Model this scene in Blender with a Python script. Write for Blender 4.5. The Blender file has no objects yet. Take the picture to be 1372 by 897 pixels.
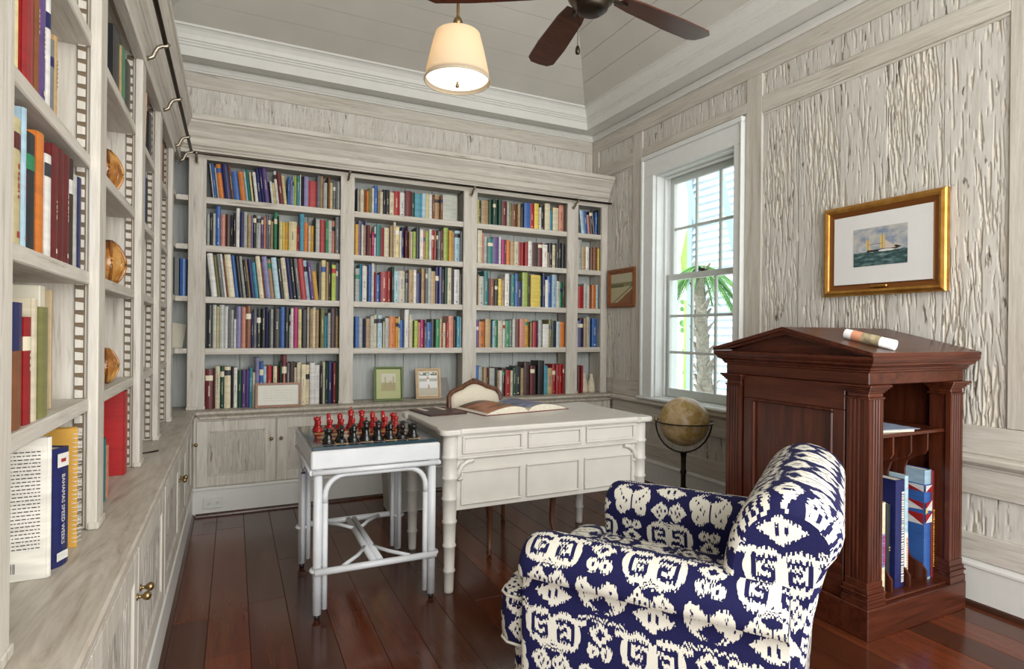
import bpy, bmesh, math, random
import numpy as np
from mathutils import Vector, Matrix
random.seed(7)
S = bpy.context.scene
COL = S.collection
PI = math.pi
# ------------------------------------------------------------------ camera
F, TH, CX, CY, RL, H = 777.7, .447, 686.0, 445.2, .0098, 1.25
fw = Vector((math.sin(TH), math.cos(TH), 0)); rt = Vector((math.cos(TH), -math.sin(TH), 0)); up = Vector((0, 0, 1))
cr, sr = math.cos(RL), math.sin(RL)
cam_d = bpy.data.cameras.new('camera'); cam = bpy.data.objects.new('camera', cam_d); COL.objects.link(cam)
cx_, cu_ = rt*cr + up*sr, rt*(-sr) + up*cr
cam.matrix_world = Matrix(((cx_.x, cu_.x, -fw.x, 0), (cx_.y, cu_.y, -fw.y, 0), (cx_.z, cu_.z, -fw.z, H), (0, 0, 0, 1)))
cam_d.sensor_width = 36; cam_d.lens = F/1372*36; cam_d.shift_y = -3.3/1372; cam_d.clip_start = .02
S.camera = cam
# ------------------------------------------------------------------ world, sun, exposure
S.view_settings.view_transform = 'Standard'; S.view_settings.look = 'None'; S.view_settings.gamma = 1
S.view_settings.use_curve_mapping = False
S.view_settings.exposure = .34
W = bpy.data.worlds.new('sky'); S.world = W; W.use_nodes = True
bg = W.node_tree.nodes['Background']; bg.inputs[0].default_value = (.93, .965, 1, 1); bg.inputs[1].default_value = 2.0
sun_d = bpy.data.lights.new('sun', 'SUN'); sun_d.energy = 1.6; sun_d.angle = .02; sun_d.color = (1, .95, .86)
sun = bpy.data.objects.new('sun', sun_d); COL.objects.link(sun)
sun.rotation_euler = Vector((.62, .18, -.76)).to_track_quat('-Z', 'Y').to_euler()
def area(name, loc, aim, sx, sy, energy, color):
    l = bpy.data.lights.new(name, 'AREA'); l.shape = 'RECTANGLE'; l.size = sx; l.size_y = sy; l.energy = energy; l.color = color
    o = bpy.data.objects.new(name, l); COL.objects.link(o); o.location = loc
    o.rotation_euler = (Vector(aim)-Vector(loc)).to_track_quat('-Z', 'Y').to_euler(); return o
area('added_fill_behind_camera', (1.3, -1.15, 1.75), (1.3, 4.7, 1.4), 3.6, 2.7, 105, (1, .965, .91))  # added soft fill at the open end behind the camera; no doors there
# ------------------------------------------------------------------ pixel helpers (a pixel gives a direction, the plane gives the distance)
def ray(x, y):
    dx, dy = x-CX, y-CY
    return fw + rt*((dx*cr+dy*sr)/F) + up*(-((-dx*sr+dy*cr)/F))
def on_y(x, y, Y):
    d = ray(x, y); return Vector((0, 0, H)) + d*(Y/d.y)
def on_x(x, y, X):
    d = ray(x, y); return Vector((0, 0, H)) + d*(X/d.x)
# ------------------------------------------------------------------ mesh builder
class MB:
    def __init__(s): s.v = []; s.f = []; s.m = []; s.uv = {}; s.cur = 0; s.sm = []; s.smooth = False
    def add(s, vs, fs, m=None, uvs=None, smooth=None):
        b = len(s.v); s.v += [tuple(v) for v in vs]
        for k, f in enumerate(fs):
            s.f.append(tuple(b+i for i in f)); s.m.append(s.cur if m is None else m); s.sm.append(s.smooth if smooth is None else smooth)
            if uvs is not None: s.uv[len(s.f)-1] = [uvs[i] for i in f]
        return s
    def box(s, x0, x1, y0, y1, z0, z1, m=None, c=0):
        if c <= 0:
            return s.add([(x0,y0,z0),(x1,y0,z0),(x1,y1,z0),(x0,y1,z0),(x0,y0,z1),(x1,y0,z1),(x1,y1,z1),(x0,y1,z1)],
                  [(3,2,1,0),(4,5,6,7),(0,1,5,4),(1,2,6,5),(2,3,7,6),(3,0,4,7)], m)
        vs = []; idx = {}
        X = (x0, x1); Y = (y0, y1); Z = (z0, z1)
        for i in (0,1):
            for j in (0,1):
                for k in (0,1):
                    sx, sy, sz = (1-2*i)*c, (1-2*j)*c, (1-2*k)*c
                    idx[i,j,k,0] = len(vs); vs.append((X[i], Y[j]+sy, Z[k]+sz))
                    idx[i,j,k,1] = len(vs); vs.append((X[i]+sx, Y[j], Z[k]+sz))
                    idx[i,j,k,2] = len(vs); vs.append((X[i]+sx, Y[j]+sy, Z[k]))
        fs = []
        q = lambda a, *l: [idx[t+(a,)] for t in l]
        fs += [q(0,(0,0,0),(0,0,1),(0,1,1),(0,1,0)), q(0,(1,0,0),(1,1,0),(1,1,1),(1,0,1)),
               q(1,(0,0,0),(1,0,0),(1,0,1),(0,0,1)), q(1,(0,1,0),(0,1,1),(1,1,1),(1,1,0)),
               q(2,(0,0,0),(0,1,0),(1,1,0),(1,0,0)), q(2,(0,0,1),(1,0,1),(1,1,1),(0,1,1))]
        for i in (0,1):
            for j in (0,1):
                fs.append([idx[i,j,0,0],idx[i,j,0,1],idx[i,j,1,1],idx[i,j,1,0]])
                fs.append([idx[i,0,j,0],idx[i,0,j,2],idx[i,1,j,2],idx[i,1,j,0]])
                fs.append([idx[0,i,j,1],idx[0,i,j,2],idx[1,i,j,2],idx[1,i,j,1]])
                for k in (0,1): fs.append([idx[i,j,k,0],idx[i,j,k,1],idx[i,j,k,2]])
        return s.add(vs, fs, m)
    def prism(s, poly, axis, a0, a1, m=None, smooth=None):
        """poly in the two other axes (cyclic order), extruded along axis from a0 to a1"""
        n = len(poly)
        def P(p, a):
            return {0: (a, p[0], p[1]), 1: (p[0], a, p[1]), 2: (p[0], p[1], a)}[axis]
        vs = [P(p, a0) for p in poly] + [P(p, a1) for p in poly]
        fs = [(i, (i+1) % n, n+(i+1) % n, n+i) for i in range(n)]
        s.add(vs, fs, m, smooth=smooth); b = len(s.v)-2*n
        s.f.append(tuple(b+i for i in range(n))[::-1]); s.f.append(tuple(b+n+i for i in range(n)))
        s.m += [s.cur if m is None else m]*2; s.sm += [False]*2
        return s
    def rings(s, rs, m=None, smooth=True, caps=True, closed=True, uvs=None):
        n = len(rs[0]); vs = [p for r in rs for p in r]; fs = []
        for k in range(len(rs)-1):
            for i in range(n if closed else n-1):
                j = (i+1) % n; fs.append((k*n+i, k*n+j, (k+1)*n+j, (k+1)*n+i))
        s.add(vs, fs, m, uvs=uvs, smooth=smooth)
        if caps:
            b = len(s.v)-len(vs)
            for base, rev in ((0, True), ((len(rs)-1)*n, False)):
                t = tuple(b+base+i for i in range(n)); s.f.append(t[::-1] if rev else t)
                s.m.append(s.cur if m is None else m); s.sm.append(False)
                if uvs is not None: s.uv[len(s.f)-1] = [uvs[i-b] for i in s.f[-1]]
        return s
    def lathe(s, prof, c=(0,0,0), n=16, m=None, smooth=True, sx=1, sy=1):
        rs = [[(c[0]+r*math.cos(2*PI*i/n)*sx, c[1]+r*math.sin(2*PI*i/n)*sy, c[2]+z) for i in range(n)] for r, z in prof]
        return s.rings(rs, m, smooth)
    def tube(s, path, r, n=8, m=None, smooth=True):
        P = [Vector(p) for p in path]; rs = []
        R = r if isinstance(r, (list, tuple)) else [r]*len(P)
        up0 = None
        for i, p in enumerate(P):
            t = (P[min(i+1, len(P)-1)]-P[max(i-1, 0)]).normalized()
            if up0 is None: up0 = Vector((0,0,1)) if abs(t.z) < .9 else Vector((0,1,0))
            a = t.cross(up0)
            if a.length < 1e-6: a = t.orthogonal()
            a.normalize(); b = t.cross(a).normalized(); up0 = b if abs(t.dot(up0)) > .99 else up0
            rs.append([tuple(p + (a*math.cos(2*PI*k/n)+b*math.sin(2*PI*k/n))*R[i]) for k in range(n)])
        return s.rings(rs, m, smooth)
    def sphere(s, c, r, nu=16, nv=10, m=None, sz=1):
        return s.lathe([(max(1e-4, r*math.sin(PI*k/nv)), -r*sz*math.cos(PI*k/nv)) for k in range(nv+1)], c, nu, m)
    def build(s, name, mats, parent=None, origin=(0,0,0), xf=None):
        me = bpy.data.meshes.new(name)
        o0 = Vector(origin)
        vs = [Vector(v)-o0 for v in s.v]
        if xf is not None: vs = [xf @ v for v in vs]
        me.from_pydata([tuple(v) for v in vs], [], s.f)
        if not isinstance(mats, (list, tuple)): mats = [mats]
        for m in mats: me.materials.append(m)
        me.polygons.foreach_set('material_index', s.m); me.polygons.foreach_set('use_smooth', s.sm)
        if s.uv:
            uvl = me.uv_layers.new(name='UVMap')
            for pi, l in s.uv.items():
                p = me.polygons[pi]
                for k, li in enumerate(p.loop_indices): uvl.data[li].uv = l[k]
        bm = bmesh.new(); bm.from_mesh(me); bmesh.ops.recalc_face_normals(bm, faces=bm.faces); bm.to_mesh(me); bm.free()
        me.update()
        o = bpy.data.objects.new(name, me); COL.objects.link(o)
        if parent is not None: o.parent = parent
        else: o.location = origin
        return o
def thing(name, label, cat, loc=(0,0,0), rz=0, group=None):
    o = bpy.data.objects.new(name, None); COL.objects.link(o); o.location = loc; o.rotation_euler = (0, 0, rz); o.empty_display_size = .05
    return tag(o, label, cat, group)
def tag(o, label, cat, group=None):
    o['label'] = label; o['category'] = cat
    if group: o['group'] = group
    return o
def struct(o): o['kind'] = 'structure'; return o
def text_mesh(mb, txt, size, xf, m):
    cu = bpy.data.curves.new('t', 'FONT'); cu.body = txt; cu.size = size; cu.align_x = 'CENTER'; cu.align_y = 'CENTER'; cu.resolution_u = 2
    ob = bpy.data.objects.new('t', cu); COL.objects.link(ob)
    bpy.context.view_layer.update()
    me = bpy.data.meshes.new_from_object(ob.evaluated_get(bpy.context.evaluated_depsgraph_get()))
    mb.add([xf @ v.co for v in me.vertices], [tuple(p.vertices) for p in me.polygons], m)
    bpy.data.objects.remove(ob); bpy.data.curves.remove(cu); bpy.data.meshes.remove(me)
# ------------------------------------------------------------------ node expression helper
class X:
    def __init__(s, nt, v): s.nt = nt; s.v = v
    def _op(s, op, *a):
        n = s.nt.nodes.new('ShaderNodeMath'); n.operation = op
        for i, q in enumerate((s,)+a):
            q = q.v if isinstance(q, X) else q
            if isinstance(q, (int, float)): n.inputs[i].default_value = q
            else: s.nt.links.new(q, n.inputs[i])
        return X(s.nt, n.outputs[0])
    def __add__(s, o): return s._op('ADD', o)
    __radd__ = __add__
    def __sub__(s, o): return s._op('SUBTRACT', o)
    def __rsub__(s, o): return (s*-1)+o
    def __mul__(s, o): return s._op('MULTIPLY', o)
    __rmul__ = __mul__
    def __truediv__(s, o): return s._op('DIVIDE', o)
    def lt(s, o): return s._op('LESS_THAN', o)
    def gt(s, o): return s._op('GREATER_THAN', o)
    def mn(s, o): return s._op('MINIMUM', o)
    def mx(s, o): return s._op('MAXIMUM', o)
    def abs(s): return s._op('ABSOLUTE')
    def fl(s): return s._op('FLOOR')
    def fr(s): return s._op('FRACT')
    def sin(s): return s._op('SINE')
    def pw(s, o): return s._op('POWER', o)
    def sq(s): return s*s
def ell(x, y, cx, cy, rx, ry): return (((x-cx)/rx).sq() + ((y-cy)/ry).sq()).lt(1)
def dia(x, y, cx, cy, rx, ry): return (((x-cx).abs()/rx) + ((y-cy).abs()/ry)).lt(1)
def rec(x, y, cx, cy, rx, ry): return (((x-cx).abs()/rx).mx((y-cy).abs()/ry)).lt(1)
class NT:
    """material with a principled shader and shorthands"""
    def __init__(s, name, rough=.5, spec=.5, metal=0):
        s.mat = bpy.data.materials.new(name); s.mat.use_nodes = True; s.nt = s.mat.node_tree; s.p = s.nt.nodes['Principled BSDF']
        s.p.inputs['Roughness'].default_value = rough; s.p.inputs['Metallic'].default_value = metal
        s.p.inputs['Specular IOR Level'].default_value = spec
    def n(s, t, **k):
        n = s.nt.nodes.new('ShaderNode'+t)
        for a, b in k.items(): setattr(n, a, b)
        return n
    def l(s, a, b): s.nt.links.new(a.v if isinstance(a, X) else a, b)
    def pos(s, sc=(1,1,1), loc=(0,0,0)):
        g = s.n('NewGeometry'); m = s.n('Mapping'); m.inputs['Scale'].default_value = sc; m.inputs['Location'].default_value = loc
        s.l(g.outputs['Position'], m.inputs[0]); return m.outputs[0]
    def noise(s, vec, scale, detail=4, rough=.55, dist=0):
        n = s.n('TexNoise'); s.l(vec, n.inputs['Vector']); n.inputs['Scale'].default_value = scale; n.inputs['Detail'].default_value = detail
        n.inputs['Roughness'].default_value = rough; n.inputs['Distortion'].default_value = dist; return n.outputs[0]
    def ramp(s, fac, stops):
        r = s.n('ValToRGB'); e = r.color_ramp.elements
        while len(e) < len(stops): e.new(.5)
        for i, (p, c) in enumerate(stops): e[i].position = p; e[i].color = (*c, 1)
        s.l(fac, r.inputs[0]); return r.outputs[0]
    def mix(s, fac, a, b, mode='MIX'):
        m = s.n('Mix', data_type='RGBA', blend_type=mode)
        for v, i in ((fac, 0), (a, 6), (b, 7)):
            if isinstance(v, tuple): m.inputs[i].default_value = (*v, 1)
            elif isinstance(v, (int, float)): m.inputs[i].default_value = v
            else: s.l(v, m.inputs[i])
        return m.outputs[2]
    def col(s, c):
        if isinstance(c, tuple): s.p.inputs['Base Color'].default_value = (*c, 1)
        else: s.l(c, s.p.inputs['Base Color'])
        return s
    def bump(s, h, strength=.3, dist=.005):
        b = s.n('Bump'); b.inputs['Strength'].default_value = strength; b.inputs['Distance'].default_value = dist
        s.l(h, b.inputs['Height']); s.l(b.outputs[0], s.p.inputs['Normal']); return s
    def expr(s, sock): return X(s.nt, sock)
    def uv(s):
        t = s.n('TexCoord'); sp = s.n('SeparateXYZ'); s.l(t.outputs['UV'], sp.inputs[0]); return X(s.nt, sp.outputs[0]), X(s.nt, sp.outputs[1])
def plain(name, c, rough=.5, spec=.5, metal=0, var=.12, scale=18, bump=0):
    m = NT(name, rough, spec, metal); nz = m.noise(m.pos(), scale, 3)
    m.col(m.ramp(nz, [(.25, tuple(x*(1-var) for x in c)), (.75, tuple(min(1, x*(1+var)) for x in c))]))
    if bump: m.bump(nz, bump, .003)
    return m.mat
def wood(name, dark, mid, light, axis, rough=.5, spec=.4, freq=14, stretch=.09, bump=.15, knots=True, ring=1, streak=0):
    """grain running along axis (0,1,2)"""
    m = NT(name, rough, spec)
    sc = [freq]*3; sc[axis] = freq*stretch
    v = m.pos(tuple(sc))
    a = m.noise(v, 1.0, 6, .62, 1.3*ring); b = m.noise(m.pos(tuple(x*7 for x in sc)), 1.0, 3, .6)
    c = m.ramp(a, [(.28, dark), (.45, mid), (.62, light), (.8, mid)])
    c = m.mix(.35, c, m.ramp(b, [(.3, dark), (.7, light)]))
    if streak:
        s2 = m.noise(m.pos(tuple(x*2.6 for x in sc), (7, 3, 1)), 1.0, 4, .65, .5); c = m.mix(m.ramp(s2, [(.60, (0, 0, 0)), (.70, (streak,)*3)]), c, tuple(x*.5 for x in dark))
    m.col(c)
    if bump: m.bump(b, bump, .003)
    return m.mat
WD, WM, WL = (.40, .355, .29), (.53, .495, .43), (.65, .62, .56)
M = {}
for ax, k in ((0, 'x'), (1, 'y'), (2, 'z')):
    M['ww'+k] = wood('whitewashed_wood_grain_'+k, WD, WM, WL, ax, .6, .3, 16, .07, .3, streak=.55)
    M['mah'+k] = wood('mahogany_grain_'+k, (.020, .0045, .002), (.055, .0115, .005), (.105, .025, .010), ax, .30, .45, 22, .06, .06)
M['counter'] = wood('limed_oak_counter', (.27, .22, .165), (.46, .41, .34), (.56, .52, .45), 1, .45, .4, 8, .14, .06, ring=3.2)
M['white'] = plain('white_trim_paint', (.67, .665, .63), .42, .4, var=.03)
M['ceil'] = plain('ceiling_board_paint', (.55, .53, .48), .6, .3, var=.05, scale=3)
M['desk'] = plain('desk_cream_paint', (.62, .60, .55), .35, .45, var=.05, scale=9)
M['rattan'] = plain('white_rattan_paint', (.63, .65, .67), .35, .45, var=.05, scale=14)
M['brass'] = plain('aged_brass', (.30, .21, .10), .32, .5, 1, var=.2)
M['bronze'] = plain('dark_bronze', (.05, .04, .03), .35, .5, .9, var=.2)
M['nickel'] = plain('weathered_nickel', (.33, .29, .23), .38, .5, 1, var=.2)
M['black'] = plain('black_paint', (.010, .010, .011), .35, .5, var=.2)
M['paper'] = plain('book_pages', (.66, .61, .50), .8, .2, var=.1, scale=60)
M['darkgap'] = plain('dark_gap', (.06, .05, .04), .8, .2)
# ------------------------------------------------------------------ pecky cypress panels: real pits
def pit_field(w, h, res_u, res_z, dens, seed, deep=.009, lmin=.035, lmax=.19):
    rg = np.random.RandomState(seed)
    nu, nz = max(3, int(w/res_u)+1), max(3, int(h/res_z)+1)
    u = np.linspace(0, w, nu); z = np.linspace(0, h, nz)
    D = np.zeros((nz, nu))
    n = int(w*h*dens)
    # pits gather in clusters
    nc = max(2, int(w*h*9)); cu, cz = rg.rand(nc)*w, rg.rand(nc)*h
    for i in range(n):
        if rg.rand() < .72:
            k = rg.randint(nc); pu, pz = cu[k]+rg.randn()*.07, cz[k]+rg.randn()*.17
        else: pu, pz = rg.rand()*w, rg.rand()*h
        L = (lmin+(lmax-lmin)*rg.rand()**1.7)/2; wd = .0015+.0042*rg.rand()**1.8; dp = deep*(.4+.6*rg.rand())*(.55+.45*min(1, wd/.005)); tl = rg.randn()*.055+.03; bow = rg.randn()*.04
        i0, i1 = np.searchsorted(u, [pu-.035, pu+.035]); j0, j1 = np.searchsorted(z, [pz-L, pz+L])
        if i1 <= i0 or j1 <= j0: continue
        Z, U = np.meshgrid((z[j0:j1]-pz)/L, u[i0:i1]-pu, indexing='ij')
        ww = wd*np.sqrt(np.clip(1-Z**2, 0, 1))+1e-5
        d = np.clip(1.25-(np.abs(U-tl*Z*L-bow*L*Z*Z)/ww)**2, 0, 1)
        D[j0:j1, i0:i1] = np.maximum(D[j0:j1, i0:i1], d*dp)
    return u, z, D
def pecky(name, nrm, u0, u1, z0, z1, plane, parent, seed, mat, dens=260, ru=.0045, rz=.010, deep=.009, lmax=.19, ridge=0):
    """nrm: '-x' u=Y, '+x' u=Y, '-y' u=X; pits go into the board"""
    u, z, D = pit_field(u1-u0, z1-z0, ru, rz, dens, seed, deep, .035, lmax)
    nz, nu = D.shape
    if ridge: D = D - ridge*np.abs(np.sin(np.outer(np.ones(nz), u)*math.pi/.05))
    U, Z = np.meshgrid(u+u0, z+z0)
    sg = {'-x': 1, '+x': -1, '-y': 1}[nrm]
    P = plane + sg*D
    co = np.empty((nz*nu, 3))
    if nrm[1] == 'x': co[:, 0] = P.ravel(); co[:, 1] = U.ravel()
    else: co[:, 1] = P.ravel(); co[:, 0] = U.ravel()
    co[:, 2] = Z.ravel()
    i, j = np.meshgrid(np.arange(nu-1), np.arange(nz-1)); a = (j*nu+i).ravel()
    q = np.stack([a, a+1, a+nu+1, a+nu], 1)
    if nrm == '-x': q = q[:, ::-1]
    me = bpy.data.meshes.new(name); me.from_pydata(co.tolist(), [], q.tolist()); me.materials.append(mat)
    at = me.attributes.new('pit', 'FLOAT', 'POINT'); at.data.foreach_set('value', (np.clip(D, 0, 1)/deep).ravel().astype(np.float32))
    me.polygons.foreach_set('use_smooth', [True]*len(me.polygons)); me.update()
    o = bpy.data.objects.new(name, me); COL.objects.link(o); o.parent = parent; return o
def pecky_mat(name, base, sand, dk):
    m = NT(name, .75, .2)
    at = m.n('Attribute', attribute_name='pit'); v = m.pos((26, 26, 1.6)); a = m.noise(v, 1, 5, .6, .6); b = m.noise(m.pos((90, 90, 9)), 1, 2)
    c = m.mix(.5, m.ramp(a, [(.3, dk), (.5, base), (.72, tuple(x*1.18 for x in base))]), m.ramp(b, [(.3, tuple(x*.8 for x in base)), (.7, tuple(x*1.12 for x in base))]))
    c = m.mix(m.ramp(at.outputs['Fac'], [(.1, (0,0,0)), (.5, (.75,.75,.75))]), c, sand)
    sp = m.noise(m.pos((34, 34, 7), (3, 1, 5)), 1, 3, .6, .4)
    c = m.mix(m.ramp(sp, [(.65, (0,0,0)), (.69, (.85,.85,.85))]), c, (.10, .075, .05))
    st = m.noise(m.pos((70, 70, 5), (2, 9, 4)), 1, 3, .6, .3); c = m.mix(m.ramp(st, [(.60, (0,0,0)), (.66, (.6,.6,.6))]), c, (.22, .185, .14))
    m.col(c).bump(b, .25, .003); return m.mat
M['pecky'] = pecky_mat('pecky_cypress', (.59, .57, .52), (.66, .60, .50), (.46, .43, .37))
M['peckydoor'] = pecky_mat('pecky_cypress_door', (.47, .44, .39), (.58, .54, .47), (.32, .29, .24))
# ------------------------------------------------------------------ floor with planks
XR, YB, XL, YN = 3.12, 4.73, -.72, -1.2
fl = MB().box(XL, XR+.1, YN, YB, -.06, -.012).build('floor', M['darkgap']); struct(fl)
fm = NT('dark_stained_plank', .22, .5)
oi = fm.n('ObjectInfo'); v = fm.pos((26, 1.6, 1)); a = fm.noise(v, 1, 5, .6, .2); b = fm.noise(fm.pos((150, 8, 1)), 1, 3)
c = fm.ramp(a, [(.25, (.058, .015, .007)), (.5, (.090, .024, .010)), (.75, (.125, .036, .014))])
c = fm.mix(.3, c, fm.ramp(b, [(.3, (.045, .014, .007)), (.7, (.105, .034, .015))]))
tint = fm.ramp(oi.outputs['Random'], [(0, (.62, .60, .60)), (.5, (1.0, .95, .9)), (1, (1.6, 1.25, 1.0))])
fm.col(fm.mix(1, c, tint, 'MULTIPLY'))
r2 = fm.noise(fm.pos((3, 3, 1)), 1, 2); fm.l(fm.expr(r2)*.12+.11, fm.p.inputs['Roughness']); fm.bump(b, .08, .002)
pw = .158; k = 0; x = XL; rg = random.Random(3)
while x < XR:
    x1 = min(x+pw, XR); y = YN - rg.random()*1.4
    while y < YB:
        ln = rg.uniform(1.1, 2.1); a0, a1 = max(y, YN), min(y+ln, YB)
        if a1-a0 > .05:
            MB().box(x+.0008, x1-.0008, a0+.0008, a1-.0008, -.012, 0, c=.0012).build('plank', fm.mat, fl)
        y += ln
    x = x1
# ------------------------------------------------------------------ walls (plain body; boards, rails and stiles proud of it)
wb = struct(MB().box(XL-.1, XR+.3, YB, YB+.12, 0, 3.32).build('wall_back', M['wwx']))
wl = struct(MB().box(XL-.12, XL, YN, YB+.12, 0, 3.32).build('wall_left', M['wwy']))
WY0, WY1, WZ0, WZ1 = 2.95, 3.812, .71, 2.557
wr = MB()
for b in ((YN, WY0, 0, 3.32), (WY1, YB, 0, 3.32), (WY0, WY1, 0, WZ0), (WY0, WY1, WZ1, 3.32)): wr.box(XR+.012, XR+.24, b[0], b[1], b[2], b[3])
wr = struct(wr.build('wall_right', M['wwy']))
def rail(y0, y1, z0, z1, pr=.012, nm='rail', mt='wwy', par=None): return MB().box(XR-pr, XR+.0118, y0, y1, z0, z1, c=.003).build(nm, M[mt], par or wr)
stiles = [(.05, .18), (1.24, 1.378), (2.727, 2.857), (3.966, 4.089), (4.62, 4.729)]
for a0, a1 in stiles: rail(a0, a1, .84, 2.968, .012, 'stile', 'wwz')
spans = [(.18, 1.24), (1.378, 2.727), (4.089, 4.62)]
for a0, a1 in spans + [(2.857, 3.966)]:
    rail(a0, a1, 2.705 if a0 != 2.857 else 2.745, 2.815)
    # bead under the rail
    if a0 != 2.857: MB().box(XR-.006, XR+.0115, a0, a1, 2.688, 2.7045, c=.004).build('bead', M['wwy'], wr)
rail(YN, 4.729, 2.968, 3.085, .010)
rail(YN, 2.871, .705, .838, .012); rail(3.956, 4.36, .705, .838, .012)
rail(YN, 4.36, .515, .640, .012); rail(YN, 4.36, .215, .335, .012)
for y0, y1 in ((-.9, -.78), (.3, .42), (1.6, 1.72), (2.75, 2.87), (4.0, 4.1)): rail(y0, y1, .3352, .5148, .010, 'stile', 'wwz')
# pecky boards
sd = 100
for a0, a1 in [(.18, 1.24), (1.378, 2.727), (4.089, 4.62)]:
    nb = max(2, round((a1-a0)/.27))
    for i in range(nb):
        g0, g1 = a0+(a1-a0)*i/nb, a0+(a1-a0)*(i+1)/nb; sd += 1
        pecky('panel_board', '-x', g0+.0012, g1-.0012, .8382, 2.6878, XR+.001+.002*(i % 2), wr, sd, M['pecky'], 800, .0032 if a0 > 1 else .0045, .009, .0105, .24)
for a0, a1 in spans + [(2.857, 3.966)]:
    nb = max(2, round((a1-a0)/.26))
    for i in range(nb):
        sd += 1; pecky('frieze_board', '-x', a0+(a1-a0)*i/nb+.001, a0+(a1-a0)*(i+1)/nb-.001, 2.8155, 2.9675, XR+.002, wr, sd, M['pecky'], 800, .0038, .008, .010, .12)
for a0, a1 in ((-.78, .3), (.42, 1.6), (1.72, 2.75), (2.87, 4.0)):
    nb = 4
    for i in range(nb):
        sd += 1; pecky('wainscot_board', '-x', a0+(a1-a0)*i/nb+.001, a0+(a1-a0)*(i+1)/nb-.001, .3355, .5145, XR+.003, wr, sd, M['pecky'], 480, .0045, .010, .009, .15)
# strips beside the window casing
for a0, a1 in ((2.857, 2.872), (3.955, 3.966)): MB().box(XR-.004, XR+.011, a0, a1, .84, 2.744).build('strip', M['wwz'], wr)
# back frieze above the bookcase
def brail(x0, x1, z0, z1, pr=.012, nm='rail', mt='wwx'): return MB().box(x0, x1, YB-pr, YB-.0002, z0, z1, c=.003).build(nm, M[mt], wb)
brail(-.7, 3.10, 2.975, 3.085)
for a0, a1 in ((-.7, -.59), (3.03, 3.105)): brail(a0, a1, 2.60, 2.9745, .012, 'stile', 'wwz')
nb = 16
for i in range(nb):
    sd += 1; pecky('frieze_board', '-y', -.59+3.62*i/nb+.001, -.59+3.62*(i+1)/nb-.001, 2.62, 2.9745, YB-.004, wb, sd, M['pecky'], 760, .0045, .009, .016, .16)
# ------------------------------------------------------------------ chair rail, baseboards, shoe mouldings
def run(name, prof, mat, wall, a0, a1, w0=0, w1=0, origin=None):
    """moulding: prof = closed list of (distance off the wall, z); w0/w1 = mitre factors at the ends"""
    mb = MB(); rs = []
    for a, w in ((a0, w0), (a1, w1)):
        r = []
        for d, z in prof:
            if wall == 'right': r.append((XR-d, a+w*d, z))
            elif wall == 'back': r.append((a+w*d, YB-d, z))
            elif wall == 'left': r.append((XL+d, a+w*d, z))
        rs.append(r)
    mb.rings(rs, smooth=False); return mb.build(name, mat)
CHR = [(-.01, .641), (.016, .641), (.02, .652), (.036, .662), (.046, .672), (.046, .690), (.040, .697), (.040, .7045), (-.01, .7045)]
struct(run('trim_1', CHR, M['wwy'], 'right', YN, 4.352))
BBP = [(-.008, 0), (.012, 0), (.012, .178), (.018, .182), (.018, .192), (.010, .204), (.004, .2145), (-.008, .2145)]
struct(run('baseboard_right', BBP, M['white'], 'right', YN, 4.366))
SHP = [(.0122, 0), (.032, 0), (.030, .012), (.022, .020), (.0122, .024)]
M['shoe'] = wood('dark_stained_shoe', (.02, .008, .005), (.045, .016, .009), (.08, .03, .015), 1, .25, .5, 20, .06, .05)
struct(run('trim_2', SHP, M['shoe'], 'right', YN, 4.34))
# ------------------------------------------------------------------ crown moulding round the tray
BED = [(0, 3.086), (.014, 3.086), (.014, 3.096), (.024, 3.104), (.024, 3.135), (.012, 3.148), (0, 3.148)]
CROWN = [(0, 3.1482), (.150, 3.1482), (.178, 3.132), (.196, 3.116), (.2, 3.116), (.204, 3.180), (.214, 3.186), (.214, 3.198), (.222, 3.202), (.222, 3.212), (.232, 3.218),
         (.240, 3.245), (.256, 3.272), (.270, 3.284), (.280, 3.286), (.280, 3.302), (.27, 3.318), (0, 3.318)]
for nm, pr in (('trim_3', BED), ('trim_4', CROWN)): struct(run(nm, pr, M['white'], 'back', XL, XR, 1, -1))
for nm, pr in (('trim_5', BED), ('trim_6', CROWN)): struct(run(nm, pr, M['white'], 'right', YN, YB, 0, -1))
for nm, pr in (('trim_7', BED), ('trim_8', CROWN)): struct(run(nm, pr, M['white'], 'left', YN, YB, 0, -1))
# ------------------------------------------------------------------ ceiling: hipped boards
KB, HA = .45, .734; KR = KB/HA; TX0, TX1, TY, ZC = XL+.277, XR-.277, YB-.277, 3.300; ZT = 3.95
tm = (ZT-ZC)/KB; sm_ = (ZT-ZC)/KR
cb = MB()
cb.add([(TX0,TY,ZC+.02),(TX1,TY,ZC+.02),(TX1-sm_,TY-tm,ZT+.02),(TX0+sm_,TY-tm,ZT+.02),(TX1,YN,ZC+.02),(TX1-sm_,YN,ZT+.02),(TX0,YN,ZC+.02),(TX0+sm_,YN,ZT+.02),
        (XL-.1,YB+.1,3.34),(XR+.3,YB+.1,3.34),(XR+.3,YN,3.34),(XL-.1,YN,3.34)],
       [(0,1,2,3),(1,4,5,2),(6,0,3,7),(3,2,5,7),(8,9,1,0),(9,10,4,1),(11,8,0,6)])
ceil_o = struct(cb.build('ceiling', M['ceil']))
def slab(pts, nrm, th, nm):
    n = Vector(nrm).normalized()*th; mb = MB()
    a = [Vector(p) for p in pts]; b = [p+n for p in a]
    mb.add(a+b, [(0,1,2,3),(7,6,5,4),(0,4,5,1),(1,5,6,2),(2,6,7,3),(3,7,4,0)]); return mb.build(nm, M['ceil'], ceil_o)
bw = .178/math.sqrt(1+KB*KB); t = 0
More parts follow.
